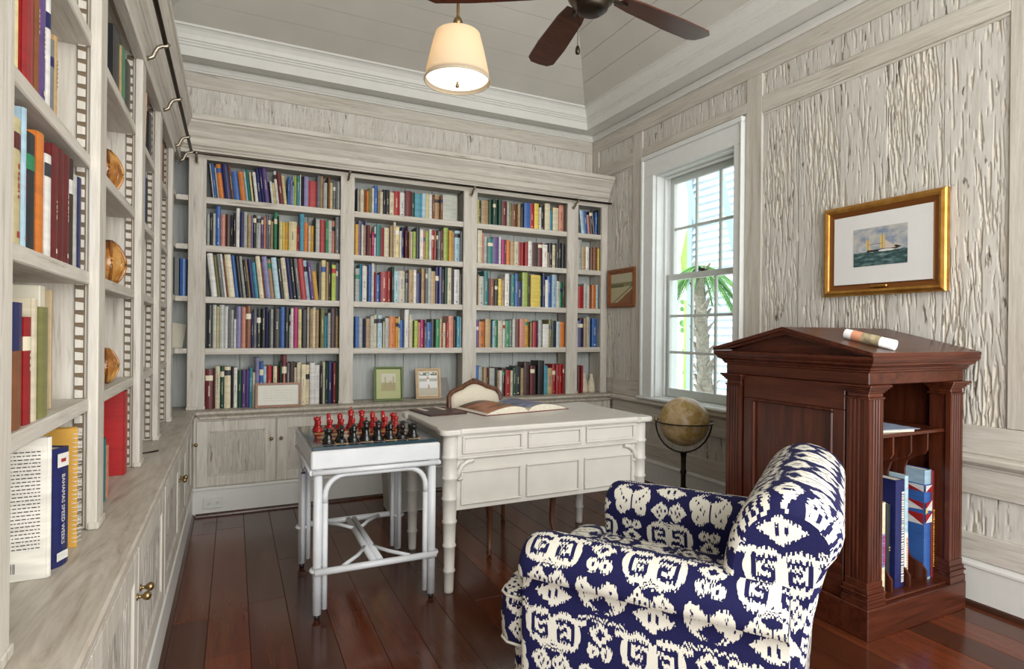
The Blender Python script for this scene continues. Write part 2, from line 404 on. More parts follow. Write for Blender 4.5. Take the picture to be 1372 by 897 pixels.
while t < tm-.01:
    t1 = min(t+bw, tm); g = .0011
    slab([(TX0+HA*t, TY-t-g, ZC+KB*(t+g)), (TX1-HA*t, TY-t-g, ZC+KB*(t+g)), (TX1-HA*t1, TY-t1+g, ZC+KB*(t1-g)), (TX0+HA*t1, TY-t1+g, ZC+KB*(t1-g))], (0, KB, 1), .016, 'ceiling_board'); t = t1
bw = .178/math.sqrt(1+KR*KR); t = 0
while t < sm_-.01:
    t1 = min(t+bw, sm_); g = .0011
    for sx, TX in ((-1, TX1), (1, TX0)):
        slab([(TX+sx*(t+g), TY-t/HA, ZC+KR*(t+g)), (TX+sx*(t+g), YN, ZC+KR*(t+g)), (TX+sx*(t1-g), YN, ZC+KR*(t1-g)), (TX+sx*(t1-g), TY-t1/HA, ZC+KR*(t1-g))], (-sx*KR, 0, 1), .016, 'ceiling_board')
    t = t1
for i in range(9):
    x0, x1 = TX0+sm_+(TX1-TX0-2*sm_)*i/9, TX0+sm_+(TX1-TX0-2*sm_)*(i+1)/9
    slab([(x0+.002, TY-tm, ZT), (x1-.002, TY-tm, ZT), (x1-.002, YN, ZT), (x0+.002, YN, ZT)], (0, 0, 1), .016, 'ceiling_board')
# ------------------------------------------------------------------ window
M['winp'] = plain('window_white_paint', (.72, .745, .73), .4, .4, var=.03)
M['sash'] = plain('sash_sage_paint', (.57, .61, .58), .4, .4, var=.04)
gm = bpy.data.materials.new('window_glass'); gm.use_nodes = True; g_ = gm.node_tree; g_.nodes.clear()
o_ = g_.nodes.new('ShaderNodeOutputMaterial'); mx_ = g_.nodes.new('ShaderNodeMixShader'); tr_ = g_.nodes.new('ShaderNodeBsdfTransparent'); gl_ = g_.nodes.new('ShaderNodeBsdfGlossy')
lw_ = g_.nodes.new('ShaderNodeLayerWeight'); lw_.inputs[0].default_value = .08; tr_.inputs[0].default_value = (.93, .97, .96, 1); gl_.inputs['Roughness'].default_value = .03
g_.links.new(lw_.outputs['Fresnel'], mx_.inputs[0]); g_.links.new(tr_.outputs[0], mx_.inputs[1]); g_.links.new(gl_.outputs[0], mx_.inputs[2]); g_.links.new(mx_.outputs[0], o_.inputs[0])
M['glass'] = gm
win = MB()
# jamb liner inside the opening
win.box(XR+.013, XR+.24, WY1-.014, WY1-.0005, WZ0+.021, WZ1-.0145); win.box(XR+.013, XR+.24, WY0+.0005, WY0+.014, WZ0+.021, WZ1-.0145); win.box(XR+.013, XR+.24, WY0+.0005, WY1-.0005, WZ1-.014, WZ1-.0005); win.box(XR+.031, XR+.27, WY0+.0005, WY1-.0005, WZ0+.0005, WZ0+.02)
win = struct(win.build('window_1', M['winp']))
def wpart(nm, boxes, mat, par, c=.003):
    mb = MB()
    for b in boxes: mb.box(*b, c=c)
    return mb.build(nm, mat, par)
wpart('casing', [(XR-.022, XR+.0115, WY0-.0595, WY0+.004, WZ0+.017, WZ1-.0045), (XR-.022, XR+.0115, WY1-.004, WY1+.1125, WZ0+.017, WZ1-.0045), (XR-.022, XR+.0115, WY0-.0595, WY1+.1125, WZ1-.004, WZ1+.1375)], M['winp'], win)
wpart('back_band', [(XR-.036, XR+.010, WY0-.078, WY0-.060, WZ0+.017, WZ1+.1375), (XR-.036, XR+.010, WY1+.113, WY1+.143, WZ0+.017, WZ1+.1375), (XR-.036, XR+.010, WY0-.078, WY1+.143, WZ1+.138, WZ1+.176)], M['winp'], win, .006)
wpart('stop_bead', [(XR+.085, XR+.105, WY1-.034, WY1-.0145, WZ0+.02, WZ1-.015), (XR+.085, XR+.105, WY0+.0145, WY0+.034, WZ0+.02, WZ1-.015), (XR+.085, XR+.105, WY0+.034, WY1-.034, WZ1-.036, WZ1-.0145)], M['winp'], win, .004)
wpart('stool', [(XR-.06, XR+.03, WY0-.09, WY1+.15, WZ0-.006, WZ0+.016)], M['winp'], win, .006)
def sash(x, y0, y1, z0, z1, st, rows, nm, bot, top):
    s = wpart(nm, [(x, x+.034, y0, y0+st, z0, z1), (x, x+.034, y1-st, y1, z0, z1), (x, x+.034, y0+st, y1-st, z0, z0+bot), (x, x+.034, y0+st, y1-st, z1-top, z1)], M['sash'], win, .004)
    iy0, iy1, iz0, iz1 = y0+st, y1-st, z0+bot, z1-top
    for i in (1, 2): wpart('muntin', [(x+.006, x+.028, iy0+(iy1-iy0)*i/3-.011, iy0+(iy1-iy0)*i/3+.011, iz0, iz1)], M['sash'], s, .004)
    for i in range(1, rows): wpart('muntin', [(x+.007, x+.027, iy0, iy1, iz0+(iz1-iz0)*i/rows-.011, iz0+(iz1-iz0)*i/rows+.011)], M['sash'], s, .004)
    for i in range(3):
        for j in range(rows):
            a, b = iy0+(iy1-iy0)*i/3, iy0+(iy1-iy0)*(i+1)/3; p, q = iz0+(iz1-iz0)*j/rows, iz0+(iz1-iz0)*(j+1)/rows
            wpart('pane', [(x+.016, x+.019, a+.0112, b-.0112, p+.0112, q-.0112)], M['glass'], s, 0)
    return s
sash(XR+.115, WY0+.015, WY1-.015, WZ0+.022, 1.735, .042, 3, 'sash', .07, .045)
sash(XR+.155, WY0+.015, WY1-.015, 1.692, WZ1-.016, .042, 2, 'sash', .045, .055)
wpart('sash_lock', [(XR+.118, XR+.15, 3.36, 3.41, 1.7355, 1.748), (XR+.122, XR+.136, 3.375, 3.44, 1.748, 1.757)], M['bronze'], win, .003)
# ------------------------------------------------------------------ built-in bookcase on the back wall
M['pegd'] = plain('dark_peg_slot', (.14, .10, .06), .8)
YF, XF = 4.47, -.333                    # faces of the two bookcases
M['backp'] = wood('bookcase_back_board', (.30, .32, .31), (.40, .43, .42), (.49, .51, .49), 2, .6, .3, 16, .07)
BAYS = [(-.176, .713), (.815, 1.695), (1.815, 2.685), (2.80, 3.05)]
BST = [(-.283, -.176), (.713, .815), (1.695, 1.815), (2.685, 2.80), (3.05, 3.118)]
BZ = [2.155, 1.825, 1.472, 1.118]; BT = 2.42; CT = .70
bc = thing('bookcase', 'long built-in whitewashed bookcase of four bays beside the window wall', 'bookcase', (0, 0, 0))
def bx(nm, b, mat, par, c=.002): return MB().box(*b, c=c).build(nm, mat, par)
for a, b in BST:
    bx('stile', (a, b, YF, YF+.028, CT+.001, BT+.03), M['wwz'], bc, .003)
    bx('stile_base', (a-.004, b+(.004 if b < 3 else 0), YF-.005, YF+.02, CT+.0005, CT+.022), M['wwz'], bc, .002)
    if b < 3: bx('partition', ((a+b)/2-.03, (a+b)/2+.03, YF+.0285, 4.674, CT+.001, BT), M['wwz'], bc)
    else: bx('partition', (a+.01, b, YF+.0285, 4.674, CT+.001, BT), M['wwz'], bc)
for i, (a, b) in enumerate(BAYS):
    l = a-.02 if i else -.19; r = b+.02 if i < 3 else 3.058
    for z in BZ: bx('shelf', (l+.003, r-.003, YF+.012, 4.673, z-.044, z), M['wwx'], bc, .003)
    bx('bay_top', (l, r, YF+.012, 4.673, BT, BT+.02), M['wwx'], bc)
    nb = max(1, round((r-l)/.24))
    for k in range(nb): bx('back_board', (l+(r-l)*k/nb+.0015, l+(r-l)*(k+1)/nb-.0015, 4.675, 4.688, CT+.001, BT+.02), M['backp'], bc, .003)
CORN = [(-.255, 2.4405), (-.02, 2.4405), (.004, 2.4405), (.004, 2.468), (.012, 2.472), (.016, 2.482), (.030, 2.492), (.030, 2.535), (.042, 2.548), (.055, 2.578), (.085, 2.612), (.097, 2.624), (.097, 2.636), (.110, 2.642), (.110, 2.672), (-.255, 2.672)]
def cy(p): return YF-p
def cxl(p): return XF+.68*p if p > 0 else XF+1.4*p
mb = MB(); mb.rings([[(cxl(p), cy(p), z) for p, z in CORN], [(3.1185, cy(p), z) for p, z in CORN]], smooth=False); mb.build('cornice', M['wwx'], bc)
bx('fascia', (-.30, 3.118, YF-.002, YF+.0118, 2.405, 2.4402), M['wwx'], bc, .002)
# ------------------------------------------------------------------ side bookcase on the left wall
LST = [(.46, .548), (1.148, 1.235), (1.918, 2.005), (2.71, 2.80), (3.323, 3.41), (3.958, 4.045)]
LZ = [2.05, 1.718, 1.402, 1.058]; LT = 2.345
sb = thing('bookcase', 'side bookcase with whitewashed posts, running from the corner along the long wall', 'bookcase', (0, 0, 0))
for a, b in LST:
    bx('stile', (XF-.026, XF, a, b, CT+.001, LT+.02), M['wwz'], sb, .003)
    bx('stile_base', (XF-.02, XF+.005, a-.004, b+.004, CT+.0005, CT+.02), M['wwz'], sb, .002)
    bx('partition', (-.56, XF-.0265, a+.012, b-.012, CT+.001, LT+.02), M['wwz'], sb)
    mb = MB(); mb.box(-.388, -.366, a+.006, a+.0118, CT+.01, LT-.02, m=1)
    z = CT+.02
    while z < LT-.05:
        mb.prism([(-.386, z), (-.368, z), (-.368, z+.020), (-.386, z+.023)], 1, a+.002, a+.0059); z += .034
    mb.build('peg_strip', [M['wwz'], M['pegd']], sb)
for i in range(5):
    a, b = LST[i][1], LST[i+1][0]
    for z in LZ: bx('shelf', (-.558, XF-.021, a-.010, b+.010, z-.034, z), M['wwy'], sb, .003)
    bx('bay_top', (-.558, XF-.021, a-.010, b+.010, LT, LT+.02), M['wwy'], sb)
    for k in range(3): bx('back_board', (-.574, -.561, a-.01+(b-a+.02)*k/3+.0015, a-.01+(b-a+.02)*(k+1)/3-.0015, CT+.001, LT+.02), M['wwz'], sb, .003)
# corner niche with L shaped shelves
for z in BZ:
    mb = MB(); mb.prism([(-.558, 4.036), (XF-.021, 4.036), (XF-.021, YF+.0115), (-.284, YF+.0115), (-.284, 4.672), (-.558, 4.672)], 2, z-.034, z); mb.build('corner_shelf', M['wwy'], sb)
for k in range(3): bx('back_board', (-.574, -.561, 4.045+.21*k+.0015, 4.045+.21*(k+1)-.0015, CT+.001, BT+.02), M['backp'], sb, .003)
bx('back_board', (-.56, -.25, 4.675, 4.688, CT+.001, BT+.02), M['backp'], sb, .003)
mb = MB(); mb.rings([[(cxl(p), YN, z) for p, z in CORN], [(cxl(p), cy(p), z) for p, z in CORN]], smooth=False); mb.build('cornice', M['wwy'], sb)
mb = MB(); mb.prism([(XF-.03, LT-.03), (XF+.004, LT-.03), (XF+.008, LT-.022), (XF+.008, LT-.008), (XF+.004, LT), (XF+.004, 2.4402), (XF-.03, 2.4402)], 1, YN, 4.045); mb.v = [(v[0], v[1], v[2]) for v in mb.v]
mb.build('fascia', M['wwy'], sb)
bx('fascia', (XF-.03, XF+.003, 4.046, YF+.01, BT-.035, 2.4402), M['wwy'], sb)
# ------------------------------------------------------------------ worktops
wt = MB(); wt.prism([(4.355, .678), (4.351, .684), (4.351, .694), (4.357, .6995), (4.7295, .6995), (4.7295, .662), (4.372, .662), (4.368, .668)], 0, -.2215, 3.118)
wt.prism([(4.372, .642), (4.366, .648), (4.366, .661), (4.3955, .661), (4.3955, .642)], 0, -.2, 3.105)
tag(wt.build('worktop', M['counter'], None, (1.4, 4.5, .66)), 'limed oak worktop under the four-bay bookcase', 'worktop')
wt = MB(); wt.prism([(-.226, .678), (-.222, .684), (-.222, .694), (-.228, .6995), (-.718, .6995), (-.718, .662), (-.240, .662), (-.232, .668)], 1, YN, 4.7295)
tag(wt.build('worktop', M['counter'], None, (-.47, 2, .66)), 'limed oak worktop with wavy grain under the side bookcase', 'worktop')
# ------------------------------------------------------------------ base cabinets
def knob_mb(p, ax):
    mb = MB(); prof = [(.0095, 0), (.0095, .003), (.005, .005), (.0045, .013), (.009, .017), (.0125, .023), (.0115, .030), (.006, .034), (.001, .035)]
    n = 12; rs = []
    for r, h in prof:
        ring = []
        for i in range(n):
            c_, s_ = r*math.cos(2*PI*i/n), r*math.sin(2*PI*i/n)
            ring.append((p[0]+c_, p[1]-h, p[2]+s_) if ax == '-y' else (p[0]+h, p[1]+c_, p[2]+s_))
        rs.append(ring)
    return mb.rings(rs)
dseed = 500
def cabinet(label, nrm, u0, u1, doors, group):
    global dseed
    P = 4.384 if nrm == '-y' else -.238; sg = 1 if nrm == '-y' else -1
    loc = ((u0+u1)/2, 4.55, 0) if nrm == '-y' else (-.47, (u0+u1)/2, 0)
    t = thing('base_cabinet', label, 'cabinet', loc, 0, group)
    def B(a0, a1, d0, d1, z0, z1):
        if nrm == '-y': return (a0, a1, P+d0, P+d1, z0, z1)
        return (P-d1, P-d0, a0, a1, z0, z1)
    mb = MB(); back = .34 if nrm == '-y' else .47
    mb.box(*B(u0, u1, .012, back, .001, .6615)); mb.box(*B(u0, u1, .0125, .0128, .633, .641)) if 0 else mb.box(*B(u0, u1, 0, .0118, .633, .6415)); mb.box(*B(u0, u1, 0, .0118, .176, .190))
    edges = sorted([u0]+[e for d in doors for e in d[:2]]+[u1])
    for a, b in zip(edges[::2], edges[1::2]):
        if b-a > .004: mb.box(*B(a, b, 0, .0118, .19, .633))
    mb.build('body', M['wwz'], t, loc)
    for d0, d1, kside in doors:
        dm = MB(); g = .003; f = .07
        dm.box(*B(d0+g, d0+f, -.002, .0112, .193, .630), c=.002); dm.box(*B(d1-f, d1-g, -.002, .0112, .193, .630), c=.002)
        dm.box(*B(d0+f, d1-f, -.002, .0112, .193, .193+f), c=.002); dm.box(*B(d0+f, d1-f, -.002, .0112, .630-f, .630), c=.002)
        # bead
        b0 = .010
        for q in ((d0+f, d0+f+b0, .193+f, .630-f), (d1-f-b0, d1-f, .193+f, .630-f), (d0+f+b0, d1-f-b0, .193+f, .193+f+b0), (d0+f+b0, d1-f-b0, .630-f-b0, .630-f)): dm.box(*B(q[0], q[1], .002, .0114, q[2], q[3]), c=.003)
        do = dm.build('door', M['wwz'], t, loc)
        dseed += 1
        pk = pecky('panel', '-y' if nrm == '-y' else '+x', d0+f+b0, d1-f-b0, .193+f+b0, .630-f-b0, P+.004*sg, do, dseed, M['peckydoor'], 800, .0042, .007, .010, .16)
        for v in pk.data.vertices: v.co -= Vector(loc)
        kx = (d1-.030) if kside > 0 else (d0+.030)
        knob_mb((kx, P-.002, .492) if nrm == '-y' else (kx if 0 else P+.002, kx, .505), nrm).build('knob', M['brass'], do, loc)
    return t
G1 = 'base cabinets under the four-bay bookcase'; G2 = 'base cabinets under the side bookcase'
nB = ['pickled wood base cabinet under the bookcase, first from the corner, above the outlet', 'pickled wood base cabinet under the bookcase, directly behind the white desk', 'pickled wood base cabinet under the bookcase, meeting the window wall']
cabinet(nB[0], '-y', -.236, .79, [(-.220, .273, 1), (.277, .77, -1)], G1)
cabinet(nB[1], '-y', .79, 1.75, [(.81, 1.268, 1), (1.272, 1.73, -1)], G1)
cabinet(nB[2], '-y', 1.75, 3.10, [(1.78, 2.26, 1), (2.264, 2.72, -1), (2.74, 3.07, -1)], G1)
cabinet('side base cabinet that butts into the room corner, single knob showing', '+x', 3.80, 4.37, [(3.83, 4.25, 1)], G2)
cabinet('middle side base cabinet, between the corner cabinet and the one with paired knobs', '+x', 2.62, 3.80, [(2.64, 3.30, 1), (3.304, 3.78, -1)], G2)
cabinet('side base cabinet with paired brass knobs at its meeting doors, farthest from corner', '+x', 1.24, 2.62, [(1.26, 1.926, 1), (1.93, 2.60, -1)], G2)
bbm = M['white']
bb = MB(); bb.prism([(4.372, 0), (4.372, .168), (4.366, .172), (4.366, .182), (4.374, .1885), (4.3955, .1885), (4.3955, 0)], 0, -.238, 3.108); struct(bb.build('baseboard_back', bbm))
bb = MB(); bb.prism([(-.237, 0), (-.237, .168), (-.231, .172), (-.231, .182), (-.237, .1885), (-.2495, .1885), (-.2495, 0)], 1, YN, 4.372); struct(bb.build('baseboard_left', bbm))
sh = MB(); sh.prism([(4.3718, 0), (4.354, 0), (4.356, .010), (4.362, .017), (4.3718, .020)], 0, -.219, 3.09); struct(sh.build('trim_9', M['shoe']))
sh = MB(); sh.prism([(-.2368, 0), (-.219, 0), (-.221, .010), (-.227, .017), (-.2368, .020)], 1, YN, 4.371); struct(sh.build('trim_10', M['shoe']))
# outlet
M['plate'] = plain('outlet_plate', (.62, .63, .60), .35, .5, var=.02)
ol = thing('wall_outlet', 'white duplex outlet set sideways in the baseboard near the corner', 'outlet', (-.115, 4.366, .085))
MB().box(-.060, .060, -.004, .0055, -.037, .037, c=.003).build('cover_plate', M['plate'], ol)
for sx in (-.025, .025):
    r = MB().box(sx-.017, sx+.017, -.0065, -.0042, -.015, .015, c=.002).build('receptacle', M['plate'], ol)
    q = MB()
    for dz in (-.006, .006): q.box(sx-.007, sx+.002, -.0072, -.0066, dz-.0012, dz+.0012)
    q.box(sx+.006, sx+.010, -.0072, -.0066, -.0025, .0025); q.build('slots', M['black'], r)
# ------------------------------------------------------------------ library ladder rail
lr = thing('ladder_rail', 'bronze library ladder rail on hooked brackets below the bookcase cornices', 'rail', (0, 0, 0))
MB().tube([(-.262, YN, 2.418), (-.262, 4.34, 2.418), (-.255, 4.38, 2.42), (-.22, 4.392, 2.424), (3.10, 4.392, 2.430)], .0095, 8).build('rod', M['bronze'], lr)
for yb in (.56, 1.28, 1.96, 2.755, 3.366, 4.0, 4.33):
    mb = MB(); mb.lathe([(.016, -.003), (.016, .003)], (0, 0, 0), 10)
    mb.v = [(XF+.003+v[2], yb+v[0], 2.335+v[1]) for v in mb.v]
    mb.tube([(XF+.004, yb, 2.338), (XF+.018, yb, 2.346), (XF+.028, yb, 2.352), (XF+.034, yb, 2.372), (XF+.044, yb, 2.392), (XF+.060, yb, 2.402), (XF+.076, yb, 2.404), (XF+.084, yb, 2.416)], .0085, 8)
    mb.build('bracket', M['nickel'], lr)
for xb in (-.235, .764, 1.755, 2.742):
    mb = MB(); mb.lathe([(.016, -.003), (.016, .003)], (0, 0, 0), 10)
    mb.v = [(xb+v[0], YF-.003+v[2], 2.372+v[1]) for v in mb.v]
    mb.tube([(xb, YF-.004, 2.375), (xb, YF-.022, 2.378), (xb, YF-.034, 2.386), (xb, YF-.044, 2.402), (xb, YF-.062, 2.412), (xb, YF-.080, 2.413), (xb, YF-.092, 2.424)], .0085, 8)
    mb.build('bracket', M['nickel'], lr)
# ------------------------------------------------------------------ books
PAL = {'k': ('black', (.012, .012, .014)), 'K': ('charcoal', (.022, .026, .03)), 'w': ('white', (.78, .77, .73)), 'i': ('ivory', (.70, .63, .45)), 't': ('tan', (.44, .30, .15)),
 'y': ('yellow', (.75, .58, .10)), 'Y': ('mustard', (.65, .36, .04)), 'o': ('orange', (.62, .19, .03)), 'r': ('red', (.36, .014, .016)), 'R': ('maroon', (.13, .012, .014)),
 'b': ('blue', (.04, .13, .40)), 'B': ('navy', (.013, .018, .105)), 'l': ('pale blue', (.38, .55, .66)), 'c': ('cyan', (.06, .30, .42)), 'T': ('teal', (.02, .20, .19)),
 'g': ('green', (.03, .26, .11)), 'G': ('dark green', (.012, .06, .035)), 'v': ('purple', (.11, .06, .22)), 'm': ('magenta', (.40, .02, .14)), 'n': ('brown', (.22, .08, .03)),
 'N': ('dark brown', (.055, .022, .018)), 'e': ('grey', (.17, .18, .19)), 'E': ('light grey', (.46, .48, .44)), 'p': ('salmon', (.60, .25, .17)), 's': ('olive', (.20, .20, .07)), 'x': ('lime', (.40, .52, .10)),
 'V': ('lavender', (.22, .21, .40)), 'a': ('pale yellow', (.70, .60, .30))}
BM = {}
for k_, (nm_, c_) in PAL.items():
    m_ = NT('cover_'+nm_.replace(' ', '_'), .38, .5); oi_ = m_.n('ObjectInfo')
    nz_ = m_.noise(m_.pos((9, 9, 60)), 1, 2)
    cc_ = m_.ramp(nz_, [(.3, tuple(x*.75 for x in c_)), (.7, tuple(min(.9, x*.98) for x in c_))])
    m_.col(m_.mix(1, cc_, m_.ramp(oi_.outputs['Random'], [(0, (.82, .82, .86)), (1, (1.15, 1.12, 1.05))]), 'MULTIPLY')); BM[k_] = m_.mat
M['tit_d'] = plain('title_ink', (.03, .03, .035), .5); M['tit_l'] = plain('title_foil', (.72, .66, .48), .4); M['tit_r'] = plain('title_red', (.42, .03, .03), .5); M['tit_b'] = plain('title_blue', (.05, .10, .32), .5)
LIGHT = set('wityoElYpxVa')
BMATS = [BM[k] for k in PAL] + [M['paper'], M['tit_d'], M['tit_l'], M['tit_r'], M['tit_b']]
KI = {k: i for i, k in enumerate(PAL)}; IP = len(PAL); ID, IL, IR, IB = IP+1, IP+2, IP+3, IP+4
def book_into(mb, w, h, d, k, rng, xf, band=None):
    """spine faces -y at y=0, thickness along x (0..w), height z"""
    t = min(.0028, w*.16); ci = KI[k]; st = len(mb.v)
    sq = .003
    mb.box(0, t, .002, d, 0, h, m=ci); mb.box(w-t, w, .002, d, 0, h, m=ci)
    n = 4; r = min(.005, w*.28)
    A = [(w*i/n, -r*math.sin(PI*i/n)) for i in range(n+1)]
    poly = A + [(w-t*.5, .0035), (t*.5, .0035)]
    mb.prism(poly, 2, 0, h, m=ci)
    mb.box(t, w-t, .0036, d-.004, sq, h-sq-.001, m=IP)
    # printed spine: band(s) and lettering
    lt = k in LIGHT; ti = (rng.choice([ID, ID, IR, IB]) if lt else IL); off = -r*1.02-.0004
    def q(x0, x1, z0, z1, mi):
        y = off if (x0 > w*.2 and x1 < w*.8) else off*.72
        mb.add([(x0, y, z0), (x1, y, z0), (x1, y, z1), (x0, y, z1)], [(0, 1, 2, 3)], mi)
    s_ = rng.random()
    if band:                      # contrasting lower or upper block wraps the spine
        b0, b1, bk = band; mb.prism([(p[0]*1.0, p[1]-.0006) for p in A]+[(w, .001), (0, .001)], 2, h*b0, h*b1, m=KI[bk])
    elif s_ < .16 and w < .055:
        z0 = rng.uniform(.62, .8); mb.prism([(p[0], p[1]-.0005) for p in A]+[(w, .001), (0, .001)], 2, h*z0, h*(z0+.13), m=rng.choice([ti, KI[rng.choice('wkRBgi')]]))
    if w > .013 and w < .055 and rng.random() < .5:
        z = h*rng.uniform(.32, .5); top = z+h*rng.uniform(.15, .38)
        while z < top:
            L = rng.uniform(.004, .011); q(w*.43, w*.57, z, min(z+L, top), ti); z += L+rng.uniform(.002, .006)
        if rng.random() < .5: q(w*.38, w*.62, h*.06, h*.06+w*.22, ti)
    if xf is not None:
        for i in range(st, len(mb.v)): mb.v[i] = tuple(xf @ Vector(mb.v[i]))
ROWS = [  # bay, shelf z index (4 = worktop), crop x0, y0, scale, start, lean spec, tokens: colour right_edge,top
 (0, 0, 260, 200, 5.981, 105, 'L740', 'k132,125 w162,118 b188,112 E202,150 o246,118 B302,122 n322,130 b374,180 o419,185 l437,180 T462,165 a480,190 k491,215 w517,190 B545,160 B572,155 v607,150 k622,260 w640,262 a662,272 w684,180 R722,196 a748,215 b768,222 V791,240 l801,205 x825,206 c846,216 w856,206 k880,216 V917,219 r985,252 e1012,212 t1036,214 E1066,270 k1073,222 n1090,220 a1113,265 e1136,255 e1150,258 E1170,260'),
 (0, 1, 260, 200, 5.981, 100, '', 'E125,518 k148,508 E172,516 b212,456 p250,525 N292,520 K312,525 k336,512 w366,470 B396,502 E426,500 t456,526 V471,532 k498,526 E536,530 v556,542 p576,542 e591,515 e613,532 t631,580 k640,532 g669,492 k680,532 a708,580 y726,586 Y756,586 a822,582 r846,610 c881,500 o915,586 i935,612 Y960,612 k973,550 E1006,566 r1051,566 g1076,576 E1106,570 p1131,570 e1170,542'),
 (0, 2, 260, 330, 5.981, 98, 'L990', 'K122,182 w188,55 s215,70 e243,50 w263,52 n279,106 i331,50 b360,76 k396,82 E421,82 k440,110 t459,110 B491,106 c526,130 i563,72 n576,130 V618,86 t651,110 l693,96 k726,110 i766,76 B796,100 k831,90 e859,96 r906,100 l936,116 v966,130 Y1001,202 e1019,126 a1056,96 t1076,126 K1101,106 x1136,150 e1153,136 V1169,140'),
 (0, 3, 260, 330, 5.981, 102, '', 'K146,472 E179,456 a199,486 E243,460 w273,482 e291,502 E316,512 w336,586 V378,482 p413,488 n456,460 B476,530 e501,500 K536,502 k573,506 B591,486 K612,530 E636,506 k691,502 b726,466 k761,490 E773,552 w796,498 m833,492 a861,506 k906,510 i926,490 t951,500 i976,478 t1001,510 -1014 s1046,500 c1069,560 E1093,536 N1136,500 t1169,560'),
 (0, 4, 260, 460, 5.981, 88, '', 'R150,212 N168,212 i207,186 G240,186 i292,190 k315,192 w346,198 G381,220 v413,216 v441,216 c466,196 i488,236 V521,118 b553,150 l581,186 r621,180 k632,190 i663,186 R683,192 G701,152 R741,96 e763,160 N801,152 i823,198 i856,156 i893,170 i926,176 w969,158 w1006,178 k1031,186 i1053,150 G1073,150 B1109,146 R1139,156 G1164,152'),
 (1, 0, 460, 230, 6.9, 120, '', 'k131,155 E156,155 i191,160 n211,166 o236,180 s266,152 w286,150 b323,126 t339,170 i366,186 k396,166 K431,166 i471,190 r526,176 w571,190 R629,180 G663,190 c729,205 l766,200 a796,200 w826,206 n851,230 t896,206 n921,230 E1056,216'),
 (1, 1, 460, 230, 6.9, 108, '', 'Y141,486 V166,450 w186,490 t206,500 V216,446 R246,496 t259,510 m286,560 w301,506 T350,490 r379,516 i426,516 -431 t461,500 i483,456 a521,508 w541,550 B569,510 R591,546 N606,496 t621,556 i641,556 x669,556 K706,516 w739,536 p761,546 x791,546 w816,536 r846,540 p859,546 k876,546 e906,550 R933,536 x976,516 Y1011,546 t1031,556 l1079,546 e1106,556 k1121,560'),
 (1, 2, 460, 340, 6.406, 102, '', 'E141,126 c161,86 w201,106 k216,96 b246,96 w269,80 r281,160 b319,180 r381,156 r413,150 G436,112 l479,150 i531,148 e559,166 t601,140 w626,140 B673,166 t701,126 e723,130 E753,126 t796,150 B826,112 V846,112 k869,130 G896,120 i933,110 k956,140 w1004,136 e1036,180'),
 (1, 3, 460, 340, 6.406, 103, '', 'b136,540 E171,556 B191,560 t231,560 E263,536 i291,526 l331,530 -340 i356,586 E391,552 o446,540 Y471,556 i486,542 b521,570 -526 w563,480 i586,526 i601,560 -611 x641,576 p663,590 m696,566 e713,570 b756,590 K791,562 g826,566 a841,560 r858,594 i883,594 r906,590 p949,536 N973,570 c1001,540 l1029,546'),
 (2, 0, 620, 250, 5.981, 119, '', 'y131,106 G156,110 t213,106 G240,102 G264,102 G288,102 G314,102 R356,116 E376,126 s401,130 n441,140 t463,136 -468 K492,166 b541,132 r576,136 y611,136 w629,170 k661,146 i701,136 c726,190 i771,170 p806,152'),
 (2, 1, 620, 250, 5.981, 120, '', 'i156,346 p173,376 E199,400 T241,416 v291,406 w311,400 m336,426 R353,426 o381,430 t416,440 i451,440 r476,446 r499,446 r523,446 w553,440 N606,450 R641,450 w681,466 t691,530 k721,452 i749,466 k771,456 K801,450 k826,456'),
 (2, 2, 620, 250, 5.981, 119, '', 't131,706 E171,720 T206,676 R226,736 n261,736 K286,750 y313,740 t336,750 w371,700 k386,712 T416,706 b443,700 B486,760 x529,686 K546,720 y621,710 G639,720 B661,696 w686,750 b716,720 l749,708 E776,760 g801,770 k816,772'),
 (2, 3, 620, 390, 5.981, 110, '', 'v131,230 o179,246 t219,226 G236,236 l256,240 g286,230 i323,240 w341,240 g376,240 e401,236 E426,226 R456,226 p501,226 Y533,226 -548 t561,250 r593,250 B606,246 E631,236 e642,240 w691,266 s716,230 k751,240 l776,246 o819,250'),
 (2, 4, 620, 390, 5.981, 104, '', 'b131,600 E166,612 t191,616 R214,620 E256,620 k276,616 t296,640 w319,640 N346,620 r383,636 i403,640 G431,616 K473,606 t498,620 N541,572 R576,600 k601,602 k651,560 c686,600 t723,620 r749,590 r776,590 r801,590 r827,590'),
 (3, 0, 620, 250, 5.981, 936, 'L1060', 'k951,200 l976,196 b1006,200 p1026,230 N1051,202 w1068,206 b1086,206 K1099,186 w1119,180'),
 (3, 1, 620, 250, 5.981, 935, '', 'E966,416 t991,480 w1016,482 K1031,490 n1051,490 n1081,486 y1109,500'),
 (3, 2, 620, 250, 5.981, 928, '', 'r969,800 E996,780 w1021,790 n1036,800 o1071,790 l1109,790'),
 (3, 3, 620, 390, 5.981, 921, '', 'V941,240 B971,226 t996,220 E1026,212 -1040 b1081,222 E1106,290'),
 (3, 4, 620, 390, 5.981, 926, '', 'R951,604 r966,600'),
]
ORD = lambda n: '%d%s' % (n, 'th' if 10 <= n % 100 <= 20 else {1: 'st', 2: 'nd', 3: 'rd'}.get(n % 10, 'th'))
SHN = ['top shelf', 'second shelf', 'third shelf', 'fourth shelf', 'worktop row']
BYN = ['first bay from corner', 'second bay from corner', 'third bay from corner', 'narrow bay']
rb = random.Random(11); ALLB = []
